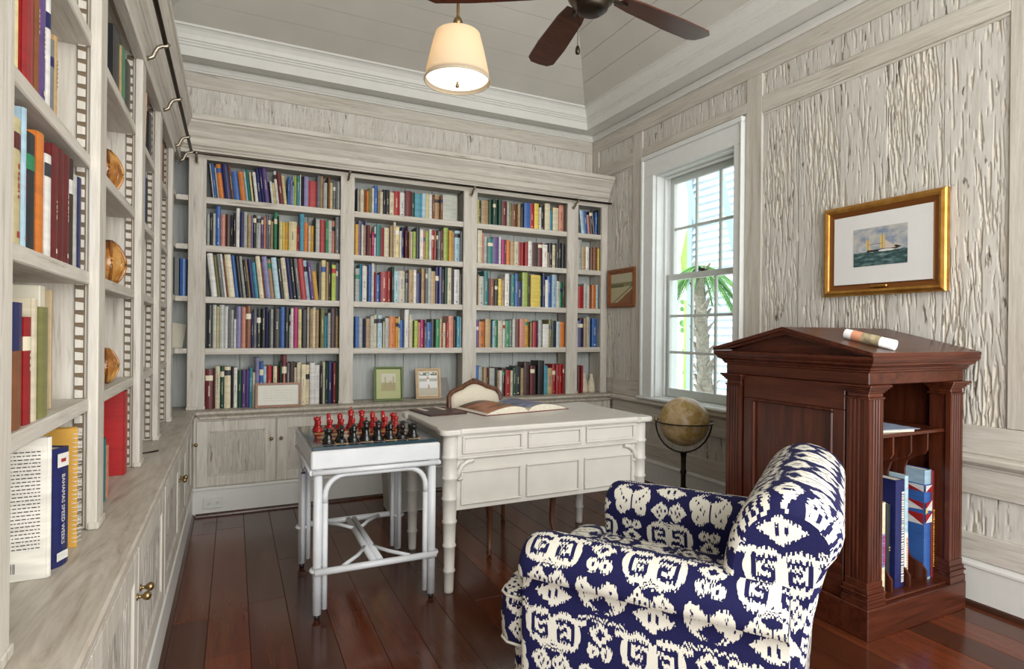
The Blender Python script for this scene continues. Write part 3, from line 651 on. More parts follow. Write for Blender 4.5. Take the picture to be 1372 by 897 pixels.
for bay, si, x0, y0, sc, start, lean, toks in ROWS:
    zs = CT if si == 4 else BZ[si]; ztop = (BT if si == 0 else BZ[si-1]-.044)-.004
    ysp = YF + .028; lim = float(lean[1:]) if lean else -1
    gx0, gx1 = BAYS[bay]; prev = start; n = 0; lastx = gx0+.002
    for tk in toks.split():
        k = tk[0]; rest = tk[1:].split(','); xr = float(rest[0])
        if k == '-': prev = xr; continue
        tp = float(rest[1]); mid = (prev+xr)/2
        # bottom line of the row in pixels: project the shelf edge
        pxm = x0+mid/sc
        def Xat(px):
            # solve on the shelf height plane at ysp
            yy = 450.0
            for _ in range(4):
                P = on_y(px, yy, ysp); yy += (P.z-zs)*F/ (ysp*.95)
            return on_y(px, yy, ysp).x
        a = max(Xat(x0+prev/sc), lastx); b = min(max(Xat(x0+xr/sc), a+.006), gx1-.003)
        if b-a < .005: prev = xr; continue
        h = on_y(pxm, y0+tp/sc, ysp).z - zs
        ang = math.radians(6.2) if mid < lim else 0
        h = min(h/math.cos(ang) if ang else h, ztop-zs-.006); h = max(h, .10)
        if ang and n == 0: a = max(a, gx0+.004+h*math.sin(ang)); b = max(b, a+.012)
        n += 1
        rb.uniform(5, 7); dd = min(rb.uniform(.125, .155), 4.672-ysp)
        ALLB.append(dict(bay=bay, si=si, n=n, k=k, x=a+.0008, w=b-a-.0016, h=h, y=ysp+rb.choice([0, .004, .008, .012, .018, .026]), z=zs+.0003, a=ang, d=dd)); lastx = b; prev = xr
order = sorted(range(len(ALLB)), key=lambda i: -ALLB[i]['w']*ALLB[i]['h'])
single = set(order[:250])
rest = MB(); rcount = 0
BAND = {'c': (.45, .85, 'p')}
for i, q in enumerate(ALLB):
    q['d'] = min(q['d'], 4.6715-q['y']); loc = (q['x'], q['y'], q['z'])
    R = Matrix.Rotation(-q['a'], 4, 'Y')
    wv = q['w']*math.cos(q['a']) if q['a'] else q['w']
    rr = random.Random(1000+i)
    if i in single:
        mb = MB(); book_into(mb, wv, q['h'], q['d'], q['k'], rr, R)
        used = sorted(set(mb.m)); mp = {u: j for j, u in enumerate(used)}; mb.m = [mp[u] for u in mb.m]
        o = mb.build('book', [BMATS[u] for u in used], None, (0, 0, 0)); o.location = loc
        th = 'thick ' if q['w'] > .034 else ('slim ' if q['w'] < .019 else '')
        tl = 'tall ' if q['h'] > .262 else ('short ' if q['h'] < .19 else '')
        ln = 'leaning ' if q['a'] else ''
        o['label'] = ('%s%s%s%s book, %s from corner end, %s of %s' % (ln, tl if not ln else '', th, PAL[q['k']][0], ORD(q['n']), SHN[q['si']], BYN[q['bay']])); o['category'] = 'book'; o['group'] = 'books in the four-bay bookcase'
    else:
        book_into(rest, wv, q['h'], q['d'], q['k'], rr, Matrix.Translation(loc) @ R)
used = sorted(set(rest.m)); mp = {u: j for j, u in enumerate(used)}; rest.m = [mp[u] for u in rest.m]
o = rest.build('thin_books', [BMATS[u] for u in used]); o['kind'] = 'stuff'
tag(o, 'the thinnest books squeezed between the bigger ones in the four-bay bookcase', 'books')
print('books', len(ALLB), len(single))
# ------------------------------------------------------------------ books and curios in the side bookcase
SBN = {'A': 'fourth side bay', 'B': 'third side bay', 'C': 'second side bay', 'D': 'side bay next to corner', 'N': 'corner niche'}
SZN = {2.05: 'top shelf', 1.718: 'second shelf', 1.402: 'third shelf', 1.058: 'fourth shelf', .70: 'worktop', 2.155: 'top shelf', 1.825: 'second shelf', 1.472: 'third shelf', 1.118: 'fourth shelf'}
def side_book(bay, z, k, y0, y1, h, xs=-.368, d=.16, band=None, label=None, extra=None):
    mb = MB(); rr = random.Random(int(y0*1000+z*77)); book_into(mb, y1-y0, h, d, k, rr, None, band)
    if extra: extra(mb, y1-y0, h, d)
    used = sorted(set(mb.m)); mp = {u: j for j, u in enumerate(used)}; mb.m = [mp[u] for u in mb.m]
    allm = BMATS
    o = mb.build('book', [allm[u] for u in used]); o.location = (xs, y0, z+.0004); o.rotation_euler = (0, 0, PI/2)
    return tag(o, label or '%s book on the %s of the %s' % (PAL[k][0], SZN[z], SBN[bay]), 'book', 'books in the side bookcase')
sb_rows = [
 ('A', 1.718, [('a', 1.345, 1.372, .285), ('r', 1.40, 1.470, .292), ('n', 1.474, 1.500, .285), ('v', 1.503, 1.548, .290), ('w', 1.552, 1.580, .262), ('e', 1.584, 1.606, .165), ('t', 1.610, 1.636, .185)]),
 ('A', 1.402, [('a', 1.345, 1.398, .235), ('l', 1.402, 1.424, .268), ('K', 1.432, 1.486, .232), ('o', 1.495, 1.545, .252), ('w', 1.556, 1.598, .222), ('R', 1.606, 1.652, .258), ('R', 1.655, 1.702, .262), ('R', 1.705, 1.752, .262), ('N', 1.757, 1.790, .265), ('E', 1.796, 1.826, .235), ('B', 1.830, 1.878, .238)]),
 ('A', 1.058, [('n', 1.342, 1.415, .238), ('r', 1.426, 1.470, .212), ('i', 1.474, 1.504, .25), ('s', 1.520, 1.590, .235)]),
 ('B', 2.05, [('k', 2.30, 2.42, .205), ('t', 2.425, 2.448, .19), ('g', 2.455, 2.54, .205), ('k', 2.55, 2.66, .195)]),
 ('B', .70, [('T', 2.20, 2.24, .20), ('p', 2.245, 2.29, .17)]),
 ('C', 2.05, [('G', 2.88, 2.94, .24), ('k', 3.20, 3.30, .22)]), ('C', 1.718, [('E', 3.00, 3.03, .18), ('b', 3.04, 3.10, .245), ('K', 3.11, 3.17, .22)]), ('C', .70, [('E', 2.86, 2.93, .27), ('l', 2.94, 3.0, .2)]),
 ('D', 2.05, [('G', 3.45, 3.55, .225), ('n', 3.56, 3.64, .2), ('o', 3.65, 3.75, .215), ('n', 3.76, 3.86, .23)]), ('D', .70, [('k', 3.50, 3.58, .24), ('E', 3.60, 3.66, .28)]),
]
DESC = {('A', 1.718): 'red|', }
for bay, z, lst in sb_rows:
    cnt = {}
    for j, q in enumerate(lst):
        th = 'thick ' if q[2]-q[1] > .06 else ('slim ' if q[2]-q[1] < .03 else '')
        lb = '%s%s book, %s from near post, %s of %s' % (th, PAL[q[0]][0], ORD(j+1), SZN[z], SBN[bay])
        side_book(bay, z, q[0], q[1], q[2], q[3], band=(.62, 1.0, 'B') if (bay == 'A' and z == 1.058 and j == 0) else None, label=lb)
# thin portfolio boards standing behind the olive book
def board(nm, lab, cat, x0, x1, y0, y1, z, h, mat): return tag(MB().box(x0, x1, y0, y1, z, z+h, c=.002).build(nm, mat, None, ((x0+x1)/2, (y0+y1)/2, z)), lab, cat)
M['card'] = plain('cream_card', (.66, .62, .50), .7, .2, var=.06); M['tanb'] = plain('tan_board', (.42, .33, .20), .7, .2)
board('portfolio', 'large cream portfolio standing behind the olive book', 'portfolio', -.545, -.39, 1.622, 1.660, 1.0585, .286, M['card'])
board('mat_board', 'tan board standing beside the cream portfolio', 'board', -.545, -.385, 1.690, 1.704, 1.0585, .28, M['tanb'])
# worktop of the fourth side bay
def back_cover(mb, w, h, d):
    r = random.Random(5)
    for ln in range(27):
        zz = h*.90-ln*h*.0262; y = .012
        while y < d-.02:
            L = r.uniform(.003, .009); L = min(L, d-.016-y); mb.add([(-.0006, y, zz), (-.0006, y+L, zz), (-.0006, y+L, zz+.0021), (-.0006, y, zz+.0021)], [(0, 1, 2, 3)], ID); y += L+.0022
    y = .055
    while y < .125:
        L = r.choice([.0012, .0020, .0028]); mb.add([(-.0006, y, h*.055), (-.0006, y+L, h*.055), (-.0006, y+L, h*.125), (-.0006, y, h*.125)], [(0, 1, 2, 3)], ID); y += L+r.choice([.0012, .002])
side_book('A', .70, 'w', 1.588, 1.610, .308, -.366, .185, label='white book showing its printed back cover, on the side worktop', extra=back_cover)
def speed(mb, w, h, d):
    xf = Matrix.Translation((w*.5, -.0065, h*.48)) @ Matrix(((0, 1, 0, 0), (0, 0, -1, 0), (-1, 0, 0, 0), (0, 0, 0, 1)))
    text_mesh(mb, 'BAHAMAS SPEED WEEKS', .0148, xf, KI['w'])
    for z0, z1, k in ((.84, .955, 'w'), (.05, .12, 'w')): mb.add([(w*.15, -.006, h*z0), (w*.85, -.006, h*z0), (w*.85, -.006, h*z1), (w*.15, -.006, h*z1)], [(0, 1, 2, 3)], KI[k])
    mb.add([(w*.36, -.0064, h*.88), (w*.66, -.0064, h*.88), (w*.66, -.0064, h*.91), (w*.36, -.0064, h*.91)], [(0, 1, 2, 3)], KI['r'])
    mb.add([(-.0006, .012, h*.06), (-.0006, .04, h*.06), (-.0006, .04, h*.17), (-.0006, .012, h*.17)], [(0, 1, 2, 3)], KI['w'])
    for q in range(5): mb.add([(-.0012, .015+q*.004, h*.08), (-.0012, .017+q*.004, h*.08), (-.0012, .017+q*.004, h*.14), (-.0012, .015+q*.004, h*.14)], [(0, 1, 2, 3)], ID)
mbk = MB(); rr = random.Random(9); wq, hq, dq = .052, .272, .17
t_ = min(.0028, wq*.16); mbk.box(0, t_, .002, dq, 0, hq, m=KI['B']); mbk.box(wq-t_, wq, .002, dq, 0, hq, m=KI['B'])
A_ = [(wq*i/4, -.006*math.sin(PI*i/4)) for i in range(5)]; mbk.prism(A_+[(wq-.001, .0035), (.001, .0035)], 2, 0, hq, m=KI['B']); mbk.box(t_, wq-t_, .0036, dq-.004, .003, hq-.004, m=IP)
speed(mbk, wq, hq, dq)
used = sorted(set(mbk.m)); mp = {u: j for j, u in enumerate(used)}; mbk.m = [mp[u] for u in mbk.m]
o = mbk.build('book', [BMATS[u] for u in used]); o.location = (-.368, 1.636, .7004); o.rotation_euler = (0, 0, math.radians(68))
tag(o, 'navy book with white BAHAMAS SPEED WEEKS spine, on the side worktop', 'book', 'books in the side bookcase')
nb_ = thing('spiral_notebook', 'orange spiral-bound notebook standing on the side worktop', 'notebook', (-.362, 1.780, .7004))
M['orng'] = plain('orange_cover', (.55, .30, .05), .5, .4)
MB().box(-.17, .012, 0, .003, 0, .298).build('cover', M['orng'], nb_); MB().box(-.168, 0, .0035, .026, .002, .294).build('pages', M['paper'], nb_); MB().box(-.17, .004, .0265, .030, 0, .298).build('cover', M['orng'], nb_)
sp = MB()
for i in range(26):
    zz = .012+i*.0108; sp.tube([(.006+.010*math.cos(a), .016+.018*math.sin(a), zz+.002*a/6) for a in [j*2*PI/10 for j in range(11)]], .0011, 5)
sp.build('spiral_wire', M['plate'], nb_)
side_book('A', .70, 'n', 1.835, 1.87, .285, -.40, label='brown book behind the spiral notebook on the side worktop')
side_book('B', .70, 'r', 2.585, 2.66, .312, -.368, .18, label='big bright red book on the side worktop, third bay')
side_book('B', 1.058, 'K', 2.30, 2.33, .20, -.40, label='charcoal book, only one on fourth shelf of third side bay')
# peach folder leaning in the second bay
fo = MB().box(0, .006, -.15, 0, 0, .26, c=.001).build('folder', plain('peach_folder', (.62, .36, .20), .6)); fo.location = (-.372, 3.03, 2.0504); fo.rotation_euler = (math.radians(8), 0, 0)
fo.rotation_euler = (0, 0, 0); fo.location = (-.36, 3.02, 2.0504)
for v in fo.data.vertices: v.co = (v.co.y, v.co.x+v.co.z*.16, v.co.z)
tag(fo, 'peach card folder leaning on the top shelf of the second side bay', 'folder')
# corner niche books
for j, (k, x0_, w_, h_) in enumerate((('K', -.50, .05, .26), ('K', -.445, .05, .255), ('K', -.388, .05, .262), ('b', -.332, .038, .255))):
    mb = MB(); book_into(mb, w_, h_, .13, k, random.Random(j), None); used = sorted(set(mb.m)); mp = {u: i for i, u in enumerate(used)}; mb.m = [mp[u] for u in mb.m]
    o = mb.build('book', [BMATS[u] for u in used]); o.location = (x0_, 4.515, 1.4724)
    tag(o, '%s book on the third shelf of the corner niche, %s from the side wall' % (PAL[k][0], ORD(j+1)), 'book', 'books in the corner niche')
cd = MB().box(0, .15, 0, .004, 0, .19, c=.001).build('loose_card', M['card']); cd.location = (-.47, 4.585, 1.1186); cd.rotation_euler = (math.radians(-12), math.radians(8), 0)
tag(cd, 'cream card leaning in the corner niche, fourth shelf', 'card')
wg = MB(); wg.prism([(0, 0), (.20, 0), (0, .11)], 1, 0, .14); wg = wg.build('wedge_box', M['black']); wg.location = (-.54, 4.5, 2.1554); tag(wg, 'black wedge-shaped box on the top shelf of the corner niche', 'box')
# amber ribbed tortoise shells
def shell_mat():
    m = NT('amber_tortoiseshell', .22, .6); a = m.noise(m.pos((14, 14, 14)), 1, 3)
    m.col(m.ramp(a, [(.3, (.10, .03, .008)), (.5, (.36, .14, .025)), (.7, (.60, .33, .09))])); return m.mat
M['shell'] = shell_mat()
def tortoise(loc, s, label, rz=0):
    t = thing('carved_shell', label, 'ornament', loc, rz, 'amber shells on the side bookcase')
    # dome of plates standing on edge
    rs = []; n = 20
    for k in range(9):
        f = k/8; r = math.sin(PI*(.12+.80*f)); rs.append([(.045*r*math.cos(2*PI*i/n)*(1+.10*abs(math.sin(2*PI*i/n*4))), .075*r*math.sin(2*PI*i/n)*(1+.08*abs(math.sin(2*PI*i/n*4))), .004+.15*f) for i in range(n)])
    MB().rings([[(p[0]*s, p[1]*s, p[2]*s) for p in r] for r in rs]).build('shell_body', M['shell'], t)
    for k in range(9):
        a = 2*PI*k/9+.2; MB().tube([(.0465*math.sin(PI*(.12+.80*f))*math.cos(a)*s, .0775*math.sin(PI*(.12+.80*f))*math.sin(a)*s, (.004+.15*f)*s) for f in [.02+.96*j/10 for j in range(11)]], [.003*s]+[.0055*s]*9+[.002*s], 6).build('growth_ridge', M['brn'] if k % 2 else M['shell'], t)
    return t
M['brn'] = plain('dark_amber', (.20, .07, .015), .3, .5, var=.5)
tortoise((-.405, 2.50, 1.4022), 1.05, 'amber ribbed shell ornament on the third shelf of the side bookcase')
tortoise((-.405, 2.44, 1.7182), 1.0, 'amber ribbed shell ornament on the second shelf of the side bookcase')
tortoise((-.40, 2.42, 1.0582), .8, 'small amber ribbed shell ornament on the fourth shelf of the side bookcase')
hk = MB().tube([(-.36, 2.98, .704), (-.33, 3.0, .704), (-.305, 3.02, .704), (-.30, 3.03, .704)], .0035, 6).build('iron_hook', M['bronze'], None, (-.33, 3.0, .7005)); tag(hk, 'short dark iron rod lying on the side worktop', 'rod')
# ------------------------------------------------------------------ framed things on the worktop of the four-bay bookcase
def frame_mb(mb, w, h, bw, th, steps, y=0):
    """picture frame facing -y, centred on x, standing on z=0; steps = [(inset, height)] profile from outer to inner edge"""
    for (i0, t0), (i1, t1) in zip(steps[:-1], steps[1:]):
        a = [(-w/2+i0, i0), (w/2-i0, i0), (w/2-i0, h-i0), (-w/2+i0, h-i0)]; b = [(-w/2+i1, i1), (w/2-i1, i1), (w/2-i1, h-i1), (-w/2+i1, h-i1)]
        for k in range(4):
            j = (k+1) % 4; mb.add([(a[k][0], y-t0, a[k][1]), (a[j][0], y-t0, a[j][1]), (b[j][0], y-t1, b[j][1]), (b[k][0], y-t1, b[k][1])], [(0, 1, 2, 3)])
    return mb
def picture(name, label, w, h, bw, steps, fmat, matb, art, aw, ah, az, loc, rot, cat='picture', easel=False, group=None):
    t = thing(name, label, cat, loc, 0, group); t.rotation_euler = rot
    frame_mb(MB(), w, h, bw, 0, steps).build('frame', fmat, t)
    d0 = steps[-1][1]; MB().box(-w/2+.001, w/2-.001, 0, .004, .001, h-.001).build('backing', M['tanb'], t)
    if matb: MB().box(-w/2+bw-.002, w/2-bw+.002, -d0+.001, -.0005, bw-.002, h-bw+.002).build('mat_board', matb, t)
    q = MB(); y = -d0-.0006 if matb else -d0+.0005
    q.add([(-aw/2, y, az), (aw/2, y, az), (aw/2, y, az+ah), (-aw/2, y, az+ah)], [(0, 1, 2, 3)], uvs=[(0, 0), (1, 0), (1, 1), (0, 1)]); q.build('print', art, t)
    if easel: MB().prism([(.0045, h*.62), (.05, .0135), (.055, .0145), (.008, h*.64)], 0, -.012, .012).build('easel_leg', fmat, t)
    return t
def art_lines():
    m = NT('handwritten_card', .7, .2); u, v = m.uv(); nz = m.expr(m.noise(m.pos((160, 160, 160)), 1, 2))
    line = (v*8).fr().gt(.62)*nz.gt(.47)*rec(u, v, .5, .5, .36, .34)
    m.col(m.mix(line*.35, (.72, .72, .64), (.45, .35, .28))); return m.mat
def art_castle():
    m = NT('faded_landscape_print', .6, .3); u, v = m.uv(); nz = m.expr(m.noise(m.pos((50, 50, 50)), 1, 4))
    hill = v.lt(.38+0*u+nz*.18); tower = rec(u, v, .28, .5, .06, .30).mx(rec(u, v, .62, .42, .10, .16)).mx(rec(u, v, .84, .5, .07, .32))
    c = m.mix(hill, (.62, .60, .48), (.42, .36, .20)); c = m.mix(tower*.6, c, (.38, .32, .18)); m.col(c); return m.mat
def art_snap():
    m = NT('beach_snapshot', .35, .5); u, v = m.uv(); nz = m.expr(m.noise(m.pos((60, 60, 60)), 1, 3))
    c = m.mix(v.gt(.30+0*u), (.44, .40, .30), (.70, .72, .70)); c = m.mix(rec(u, v, .5, .66, .5, .07), c, (.36, .38, .30)); c = m.mix(v.gt(.86+0*u)*nz.gt(.46), c, (.08, .10, .06))
    c = m.mix(ell(u, v, .48, .74, .07, .08), c, (.50, .22, .12)); c = m.mix(rec(u, v, .5, .55, .07, .14), c, (.75, .73, .70)); c = m.mix(ell(u, v, .53, .34, .05, .12), c, (.48, .24, .16)); m.col(c); return m.mat
M['fr_wood'] = wood('honey_frame_wood', (.11, .032, .009), (.21, .066, .018), (.29, .10, .032), 0, .35, .5, 30, .1)
M['fr_green'] = plain('green_frame', (.13, .19, .07), .4, .4, var=.15); M['mat_green'] = plain('pale_green_mat', (.50, .52, .28), .8, .2, var=.04)
M['fr_pale'] = plain('pale_gilt_frame', (.58, .42, .27), .45, .4, var=.15); M['mat_cream'] = plain('cream_mat', (.68, .60, .44), .8, .2, var=.04)
picture('framed_card', 'handwritten card in thin honey-wood frame, leaning on books', .300, .172, .016, [(0, 0), (0, .014), (.014, .014), (.016, .006)], M['fr_wood'], None, art_lines(), .27, .142, .015, (.290, 4.435, .7005), (math.radians(-5), 0, math.radians(-2)), 'framed card')
picture('picture_frame', 'green picture frame holding a faded landscape print', .222, .268, .018, [(0, 0), (0, .014), (.010, .016), (.018, .006)], M['fr_green'], M['mat_green'], art_castle(), .112, .138, .078, (1.095, 4.50, .7018), (math.radians(-13), 0, math.radians(-8)), 'picture frame', True)
picture('picture_frame', 'pale gilt frame with a beach snapshot, behind the carved chair', .205, .250, .022, [(0, 0), (0, .012), (.012, .016), (.022, .006)], M['fr_pale'], M['mat_cream'], art_snap(), .145, .180, .036, (1.425, 4.52, .7018), (math.radians(-13), 0, math.radians(-6)), 'picture frame', True)
gb = MB().box(-.075, .075, -.004, .004, 0, .165, c=.001).build('grey_card', plain('grey_board', (.33, .33, .32), .7)); gb.location = (1.585, 4.575, .7012); gb.rotation_euler = (math.radians(-14), 0, math.radians(35)); tag(gb, 'grey card leaning in the bay behind the carved chair', 'card')
# two pale stone bottles in the narrow bay
def stone_bottle(loc, s, label):
    mb = MB().lathe([(.001, 0), (.038, 0), (.042, .012), (.040, .045), (.034, .085), (.022, .115), (.018, .13), (.020, .145), (.015, .16), (.001, .163)], (0, 0, 0), 18); o = mb.build('stone_figure', M['stone'], None, (0, 0, 0)); o.location = loc; o.scale = (s*.9, s*.8, s)
    return tag(o, label, 'figurine', 'pale figures in the narrow bay')
M['stone'] = plain('pale_stone', (.62, .55, .42), .75, .2, var=.14, scale=40, bump=.3)
stone_bottle((2.908, 4.53, .7005), 1.12, 'pale stone bottle figure, the wider of two, in narrow bay')
stone_bottle((2.992, 4.535, .7005), 1.06, 'pale stone bottle figure, the slimmer of two, in narrow bay')
# ------------------------------------------------------------------ chess table
ct = thing('chess_table', 'small white rattan table with bent-cane legs holding the chess board', 'table', (.59, 2.93, 0))
cto = (.59, 2.93, 0); X0, X1, Y0, Y1 = .302, .878, 2.597, 3.262
MB().box(X0, X1, Y0, Y1, .650, .7295, c=.006).build('apron', M['rattan'], ct, cto)
mb = MB()
for y in (Y0+.004, Y1-.004): mb.tube([(X0+.006, y, .636), (X1-.006, y, .636)], .012, 8)
for x in (X0+.006, X1-.006): mb.tube([(x, Y0+.004, .636), (x, Y1-.004, .636)], .012, 8)
mb.build('bead', M['rattan'], ct, cto)
LX, LY = (.334, .846), (2.622, 3.236)
for ix, x in enumerate(LX):
    for iy, y in enumerate(LY):
        mb = MB(); sx, sy = (1, -1)[ix], (1, -1)[iy]
        mb.tube([(x, y, .022), (x, y, .65)], .0195, 10); mb.tube([(x+sx*.031, y, .040), (x+sx*.031, y, .50)], .0125, 8); mb.tube([(x, y+sy*.031, .040), (x, y+sy*.031, .50)], .0125, 8)
        lg = mb.build('leg', M['rattan'], ct, cto)
        MB().lathe([(.010, .0005), (.012, .003), (.012, .014), (.007, .022)], (x, y, 0), 10).build('glide', M['black'], lg, cto)
def arch(p, q, z0=.50, z1=.617, r=.085):
    p, q = Vector(p), Vector(q); d = (q-p).normalized(); pts = [(p.x, p.y, z0)]
    for i in range(7):
        a = PI/2*i/6; pts.append(tuple(Vector((p.x, p.y, z1-r+r*math.sin(a)))+d*(r-r*math.cos(a))))
    for i in range(7):
        a = PI/2*(6-i)/6; pts.append(tuple(Vector((q.x, q.y, z1-r+r*math.sin(a)))-d*(r-r*math.cos(a))))
    return pts + [(q.x, q.y, z0)]
for y in LY: MB().tube(arch((LX[0]+.031, y, 0), (LX[1]-.031, y, 0)), .0125, 8).build('bent_cane', M['rattan'], ct, cto)
for x in LX: MB().tube(arch((x, LY[0]+.031, 0), (x, LY[1]-.031, 0)), .0125, 8).build('bent_cane', M['rattan'], ct, cto)
for y, s in ((LY[0], -1), (LY[1], 1)):
    mb = MB(); mb.tube([(LX[0]-.014, y+s*.030, .212), (LX[1]+.014, y+s*.030, .212)], .0155, 8)
    for x in LX:
        mb.tube([(x+.026*math.cos(a), y+.026*math.sin(a), .212) for a in [k*2*PI/12 for k in range(13)]], .009, 6)
    mb.build('stretcher', M['rattan'], ct, cto)
mb = MB()
for x in (.575, .605): mb.tube([(x, LY[0]-.012, .214), (x, LY[1]+.012, .214)], .0155, 8)
for y, s in ((LY[0], 1), (LY[1], -1)):
    for sx in (-1, 1): mb.tube([(.59+sx*.02, y+s*.16, .222), (.59+sx*.07, y+s*.075, .220), (.59+sx*.15, y-s*.012, .216)], .009, 7)
mb.build('cross_stretcher', M['rattan'], ct, cto)
# board slab with inlaid squares
cbd = thing('chess_board', 'dark teal chess board with amber squares lying on the white rattan table', 'chess board', (.59, 2.92, .730))
sl = NT('teal_slab', .10, .6); sl.col(sl.ramp(sl.noise(sl.pos(), 22, 4), [(.3, (.012, .028, .038)), (.7, (.03, .06, .075))]))
MB().box(-.283, .283, -.305, .305, 0, .014, c=.002).build('slab', sl.mat, cbd)
M['sqd'] = plain('dark_square', (.075, .018, .008), .15, .6, var=.2); M['sql'] = wood('amber_square', (.30, .15, .05), (.50, .30, .10), (.60, .40, .17), 0, .15, .6, 40, .3, 0)
SQ = .0555; BX0, BY0 = .357, 2.655
for i in range(8):
    for j in range(8):
        MB().box(-SQ/2+.0004, SQ/2-.0004, -SQ/2+.0004, SQ/2-.0004, 0, .0012).build('square', M['sqd'] if (i+j) % 2 == 0 else M['sql'], cbd, (-(BX0+SQ*(i+.5)-.59), -(BY0+SQ*(j+.5)-2.92), -.0141))
PR = {'pawn': [(.0001, 0), (.0185, 0), (.019, .005), (.016, .009), (.0165, .013), (.011, .02), (.008, .034), (.0075, .042), (.0115, .045), (.0085, .049), (.0115, .056), (.012, .062), (.009, .069), (.0001, .072)],
 'rook': [(.0001, 0), (.0215, 0), (.022, .006), (.018, .011), (.0185, .015), (.014, .024), (.0115, .045), (.012, .058), (.016, .062), (.0165, .078), (.012, .078), (.011, .073), (.0001, .073)],
 'bishop': [(.0001, 0), (.021, 0), (.0215, .006), (.0175, .011), (.018, .015), (.012, .026), (.009, .048), (.0085, .06), (.0135, .063), (.010, .067), (.0125, .076), (.011, .086), (.006, .096), (.0035, .098), (.004, .102), (.0001, .105)],
 'queen': [(.0001, 0), (.0225, 0), (.023, .006), (.019, .012), (.0195, .016), (.013, .03), (.0095, .056), (.009, .072), (.015, .076), (.0105, .08), (.013, .092), (.0155, .103), (.013, .103), (.008, .108), (.005, .112), (.0001, .117)],
 'king': [(.0001, 0), (.0235, 0), (.024, .006), (.02, .012), (.0205, .017), (.014, .032), (.010, .06), (.0095, .078), (.016, .082), (.011, .086), (.0135, .1), (.0155, .108), (.012, .112), (.005, .116), (.0035, .118), (.0035, .121), (.0001, .122)]}
M['red_pc'] = plain('red_lacquer', (.36, .012, .012), .18, .6, var=.15); M['blk_pc'] = plain('black_lacquer', (.008, .010, .010), .14, .6, var=.2)
pm = {}
def piece_mesh(kind):
    mb = MB()
    if kind == 'knight':
        mb.lathe([(.0001, 0), (.0215, 0), (.022, .006), (.018, .011), (.0185, .015), (.014, .022), (.012, .026), (.0001, .027)], (0, 0, 0), 14)
        P = [(-.012, .026), (.010, .026), (.013, .045), (.011, .062), (.015, .066), (.020, .062), (.024, .068), (.018, .082), (.008, .094), (.004, .1), (.001, .093), (-.007, .088), (-.013, .070), (-.014, .045)]
        n = len(P); c = (.002, .062)
        rs = [[((p[0]-c[0])*k+c[0], y, (p[1]-c[1])*k+c[1]) for p in P] for y, k in ((-.0085, .78), (-.006, 1), (.006, 1), (.0085, .78))]
        mb.rings(rs)
    else:
        mb.lathe(PR[kind], (0, 0, 0), 14)
        if kind == 'king': mb.box(-.0022, .0022, -.0018, .0018, .120, .136); mb.box(-.006, .006, -.0018, .0018, .127, .1315)
        if kind == 'rook':
            for a in range(4): mb.box(-.0035+.0135*math.cos(a*PI/2), .0035+.0135*math.cos(a*PI/2), -.0035+.0135*math.sin(a*PI/2), .0035+.0135*math.sin(a*PI/2), .0775, .0835)
        if kind == 'queen':
            for a in range(6): mb.sphere((.0135*math.cos(a*PI/3), .0135*math.sin(a*PI/3), .1045), .0032, 6, 4)
    return mb
back = ['rook', 'knight', 'bishop', 'king', 'queen', 'bishop', 'knight', 'rook']
fn = ['a rook', 'a knight', 'a bishop', 'the king', 'the queen', 'a bishop', 'a knight', 'a rook']
for colr, mt, jb, jp in (('red', 'red_pc', 7, 6), ('black', 'blk_pc', 0, 1)):
    for i in range(8):
        for kind, j in ((back[i], jb), ('pawn', jp)):
            key = (kind, colr)
            if key not in pm: o = piece_mesh(kind).build('chess_'+kind, M[mt]); pm[key] = o
            else: o = pm[key].copy(); COL.objects.link(o); o.name = 'chess_'+kind
            o.location = (BX0+SQ*(i+.5), BY0+SQ*(j+.5), .7456); o.rotation_euler = (0, 0, (PI/2 if j else -PI/2) if kind == 'knight' else 0); o.scale = (1.12, 1.12, .80)
            side = 'bookcase-corner' if i < 4 else 'desk'
            if kind == 'pawn': lab = '%s chess pawn, %s of its row counting toward the desk' % (colr, ORD(i+1))
            elif kind in ('king', 'queen'): lab = '%s chess %s on its back row' % (colr, kind)
            else: lab = '%s chess %s on the side %s the desk' % (colr, kind, 'away from' if i < 4 else 'next to')
            tag(o, lab, 'chess piece', '%s chess pieces' % colr)
# ------------------------------------------------------------------ desk
DA = math.radians(.6); dk = thing('writing_desk', 'cream painted writing desk with bamboo-turned legs and panelled front', 'desk', (.94, 2.635, 0), DA)
DL, DD = 1.130, .610
def ear_poly(x0, x1, y0, y1, r):
    pts = []
    for cx, cy_, a0 in ((x0+r, y0+r, PI), (x1-r, y0+r, 1.5*PI), (x1-r, y1-r, 0), (x0+r, y1-r, .5*PI)):
        for k in range(7): a = a0+PI/2*k/6; pts.append((cx+r*math.cos(a), cy_+r*math.sin(a)))
    return pts
def top_outline(g):
    P = []; x0, x1, y0, y1 = -.062-g, DL+.062+g, -.062-g, DD+.062+g; r = .036; n = .105; s = .018
    def cor(cx, cy_, a0): return [(cx+r*math.cos(a0+PI/2*k/5), cy_+r*math.sin(a0+PI/2*k/5)) for k in range(6)]
    P += [(x0+s, y0+n), (x0+.004, y0+n-.012)] + cor(x0+r, y0+r, PI) + [(x0+n-.012, y0+.004), (x0+n, y0+s)]
    P += [(x1-n, y0+s), (x1-n+.012, y0+.004)] + cor(x1-r, y0+r, 1.5*PI) + [(x1-.004, y0+n-.012), (x1-s, y0+n)]
    P += [(x1-s, y1-n), (x1-.004, y1-n+.012)] + cor(x1-r, y1-r, 0) + [(x1-n+.012, y1-.004), (x1-n, y1-s)]
    P += [(x0+n, y1-s), (x0+n-.012, y1-.004)] + cor(x0+r, y1-r, .5*PI) + [(x0+.004, y1-n+.012), (x0+s, y1-n)]
    return P
